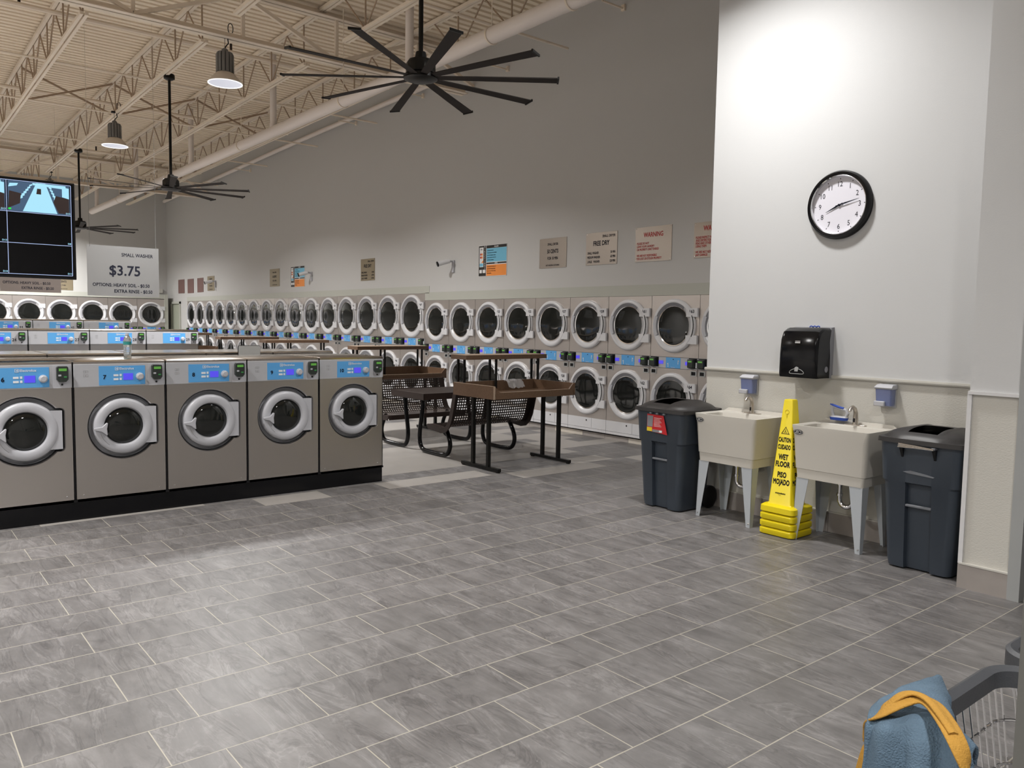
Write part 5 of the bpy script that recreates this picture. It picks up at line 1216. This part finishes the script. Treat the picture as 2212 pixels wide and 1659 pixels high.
# ================================================================== LAUNDRY CARTS AND CLOTHES
def make_cart(x0, x1, y0, y1, zr, lb):
    t = thing('laundry_cart', lb, 'cart', ((x0 + x1) / 2, (y0 + y1) / 2, 0), 0, 'wire laundry carts')
    hw, hd = (x1 - x0) / 2, (y1 - y0) / 2
    def rr(w_, d_, r, z): return [(a, b, z) for a, b in rrect(-w_, w_, -d_, d_, r, 8)]
    m = MB(); A = rr(hw, hd, 0.09, zr); 
    o0, o1, i0, i1 = rr(hw + 0.012, hd + 0.012, 0.10, zr - 0.055), rr(hw + 0.012, hd + 0.012, 0.10, zr - 0.008), rr(hw - 0.020, hd - 0.020, 0.07, zr - 0.050), rr(hw - 0.020, hd - 0.020, 0.07, zr - 0.008)
    tt = rr(hw, hd, 0.09, zr)
    m.loft([i0, i1, tt, o1, o0, i0], False, False); part('rim', m, 'can_rim_dark', t)
    def ringw(f, z, r): 
        pts = rr(hw * f - 0.01, hd * f - 0.01, 0.08 * f, z); pts.append(pts[0]); return MB().tube(pts, r, 8, False)
    for z, f in ((zr - 0.13, 0.965), (zr - 0.23, 0.92), (zr - 0.33, 0.875), (zr - 0.40, 0.84)): part('basket_ring', ringw(f, z, 0.0038), 'chrome', t)
    m = MB(); top = rr(hw - 0.012, hd - 0.012, 0.08, zr - 0.04); bot = rr(hw * 0.84 - 0.01, hd * 0.84 - 0.01, 0.07, zr - 0.41)
    def per(w_, d_, z, s):   # point at perimeter fraction
        L_ = 4 * (w_ + d_); q = s * L_
        if q < 2 * w_: return (-w_ + q, d_, z)
        q -= 2 * w_
        if q < 2 * d_: return (w_, d_ - q, z)
        q -= 2 * d_
        if q < 2 * w_: return (w_ - q, -d_, z)
        q -= 2 * w_; return (-w_, -d_ + q, z)
    N_ = 72
    for i in range(N_):
        s = (i + 0.5) / N_
        a = per(hw - 0.014, hd - 0.014, zr - 0.04, s); b = per(hw * 0.84 - 0.012, hd * 0.84 - 0.012, zr - 0.41, s)
        ca = 0.03
        m.tube([a, b], 0.0024, 5)
    for i in range(9):
        x = -hw * 0.8 + hw * 1.6 * i / 8; m.tube([(x, -hd * 0.82, zr - 0.41), (x, hd * 0.82, zr - 0.41)], 0.0024, 5)
    part('basket_wires', m, 'chrome', t)
    m = MB()
    for sx in (-1, 1):
        for sy in (-1, 1): m.tube([(sx * hw * 0.8, sy * hd * 0.8, zr - 0.41), (sx * hw * 0.85, sy * hd * 0.85, 0.10)], 0.010, 8)
    fr_ = MB(); pts = rr(hw * 0.85, hd * 0.85, 0.05, 0.12); pts.append(pts[0]); m.tube(pts, 0.010, 8, False); part('frame', m, 'chrome', t)
    for sx in (-1, 1):
        for sy in (-1, 1): part('caster', MB().lathe([(0, -0.012), (0.04, -0.012), (0.045, 0), (0.04, 0.012), (0, 0.012)], (sx * hw * 0.85, sy * hd * 0.85, 0.046), 'y', 16), 'grey_pl', t)
    return t
M['can_rim_dark'] = mat('dark grey rubber rim', (0.055, 0.058, 0.065), 0.5, bump=0.2, bscale=160)
CZ = 0.78
make_cart(0.825, 1.420, -6.72, -5.885, CZ, 'wire laundry cart with grey rim and clothes over its corner, nearest')
make_cart(1.705, 2.25, -6.50, -5.79, 0.70, 'wire laundry cart behind the nearest one, mostly out of frame')

def band(mb, pts, wd, th, axis=(0, 1, 0)):
    pts = [Vector(p) for p in pts]; rings = []
    for i, p in enumerate(pts):
        t_ = (pts[min(i + 1, len(pts) - 1)] - pts[max(i - 1, 0)]).normalized(); s_ = t_.cross(Vector((0, 0, 1)))
        if s_.length < 0.15: s_ = Vector(axis)
        s_.normalize(); n_ = s_.cross(t_)
        rings.append([p + s_ * wd * math.cos(a) + n_ * (th * math.sin(a) + 0.18 * th * math.sin(5 * a)) for a in [2 * PI * k / 16 for k in range(16)]])
    return mb.loft(rings)
def smooth(pp, it=2):
    for _ in range(it):
        q = [pp[0]]
        for a, b in zip(pp, pp[1:]):
            q.append(tuple(a[i] * 0.75 + b[i] * 0.25 for i in range(3))); q.append(tuple(a[i] * 0.25 + b[i] * 0.75 for i in range(3)))
        q.append(pp[-1]); pp = q
    return pp
# denim garment: sheet hanging outside the cart, over the rim corner and down inside
from mathutils import noise
nu, nv = 64, 34
vs = []
for j in range(nv + 1):
    f = j / nv; y = -5.845 - 0.20 * f
    xin = 1.15 - 0.30 * f ** 0.8
    pts = smooth([(0.70 + 0.05 * f, 0, 0.42), (0.745 + 0.03 * f, 0, 0.62), (0.793, 0, 0.735), (0.806 + 0.012 * f, 0, 0.783 - 0.004 * f), (0.5 * (0.82 + xin), 0, 0.812 - 0.004 * f), (xin, 0, 0.802 - 0.004 * f), (xin + 0.02, 0, 0.74), (xin + 0.02, 0, 0.60)], 3)
    L_ = [0]
    for a, b in zip(pts, pts[1:]): L_.append(L_[-1] + math.hypot(b[0] - a[0], b[2] - a[2]))
    for i in range(nu + 1):
        s_ = L_[-1] * i / nu; k = 0
        while k < len(L_) - 2 and L_[k + 1] < s_: k += 1
        g_ = (s_ - L_[k]) / max(1e-6, L_[k + 1] - L_[k]); x = pts[k][0] + g_ * (pts[k + 1][0] - pts[k][0]); z = pts[k][2] + g_ * (pts[k + 1][2] - pts[k][2])
        n1 = noise.noise(Vector((x * 9, y * 14, z * 7))); n2 = noise.noise(Vector((x * 26 + 5, y * 34, z * 22)))
        fold = 0.010 * math.sin(y * 95 + x * 10) * (1 if z < 0.78 else 0.35)
        edge = 0.02 * math.sin(f * 9 + 1)
        vs.append((x - 0.020 * n1 - 0.006 * n2 - (fold if z < 0.79 else 0), y + 0.022 * noise.noise(Vector((x * 6, 3, z * 5))), z + (0.006 + 0.016 * max(-0.4, n1) + 0.006 * n2 + max(0, fold) * 0.4 if z > 0.76 else 0)))
m = MB(); m.add(vs, [(j * (nu + 1) + i, j * (nu + 1) + i + 1, (j + 1) * (nu + 1) + i + 1, (j + 1) * (nu + 1) + i) for j in range(nv) for i in range(nu)])
o = solo('denim_garment', m, 'denim', 'faded blue denim garment draped over the corner of the laundry cart', 'clothing', sharp=180)
sd = o.modifiers.new('thick', 'SOLIDIFY'); sd.thickness = 0.014; sd.offset = 0
m = MB(); band(m, smooth([(0.80, -5.838, 0.60), (0.835, -5.838, 0.68), (0.852, -5.842, 0.735), (0.82, -5.855, 0.785), (0.815, -5.872, 0.815), (0.838, -5.893, 0.838), (0.878, -5.912, 0.846), (0.880, -5.945, 0.848), (0.840, -5.985, 0.846), (0.795, -6.03, 0.832), (0.785, -6.055, 0.79), (0.80, -6.065, 0.70)], 3), 0.020, 0.0045)
band(m, smooth([(0.822, -5.862, 0.800), (0.842, -5.888, 0.846), (0.876, -5.904, 0.856), (0.874, -5.938, 0.857), (0.838, -5.978, 0.853), (0.800, -6.022, 0.838)], 3), 0.009, 0.0045)
solo('mustard_strap', m, 'mustard', 'mustard yellow cloth strap lying across the blue denim', 'clothing', sharp=80)
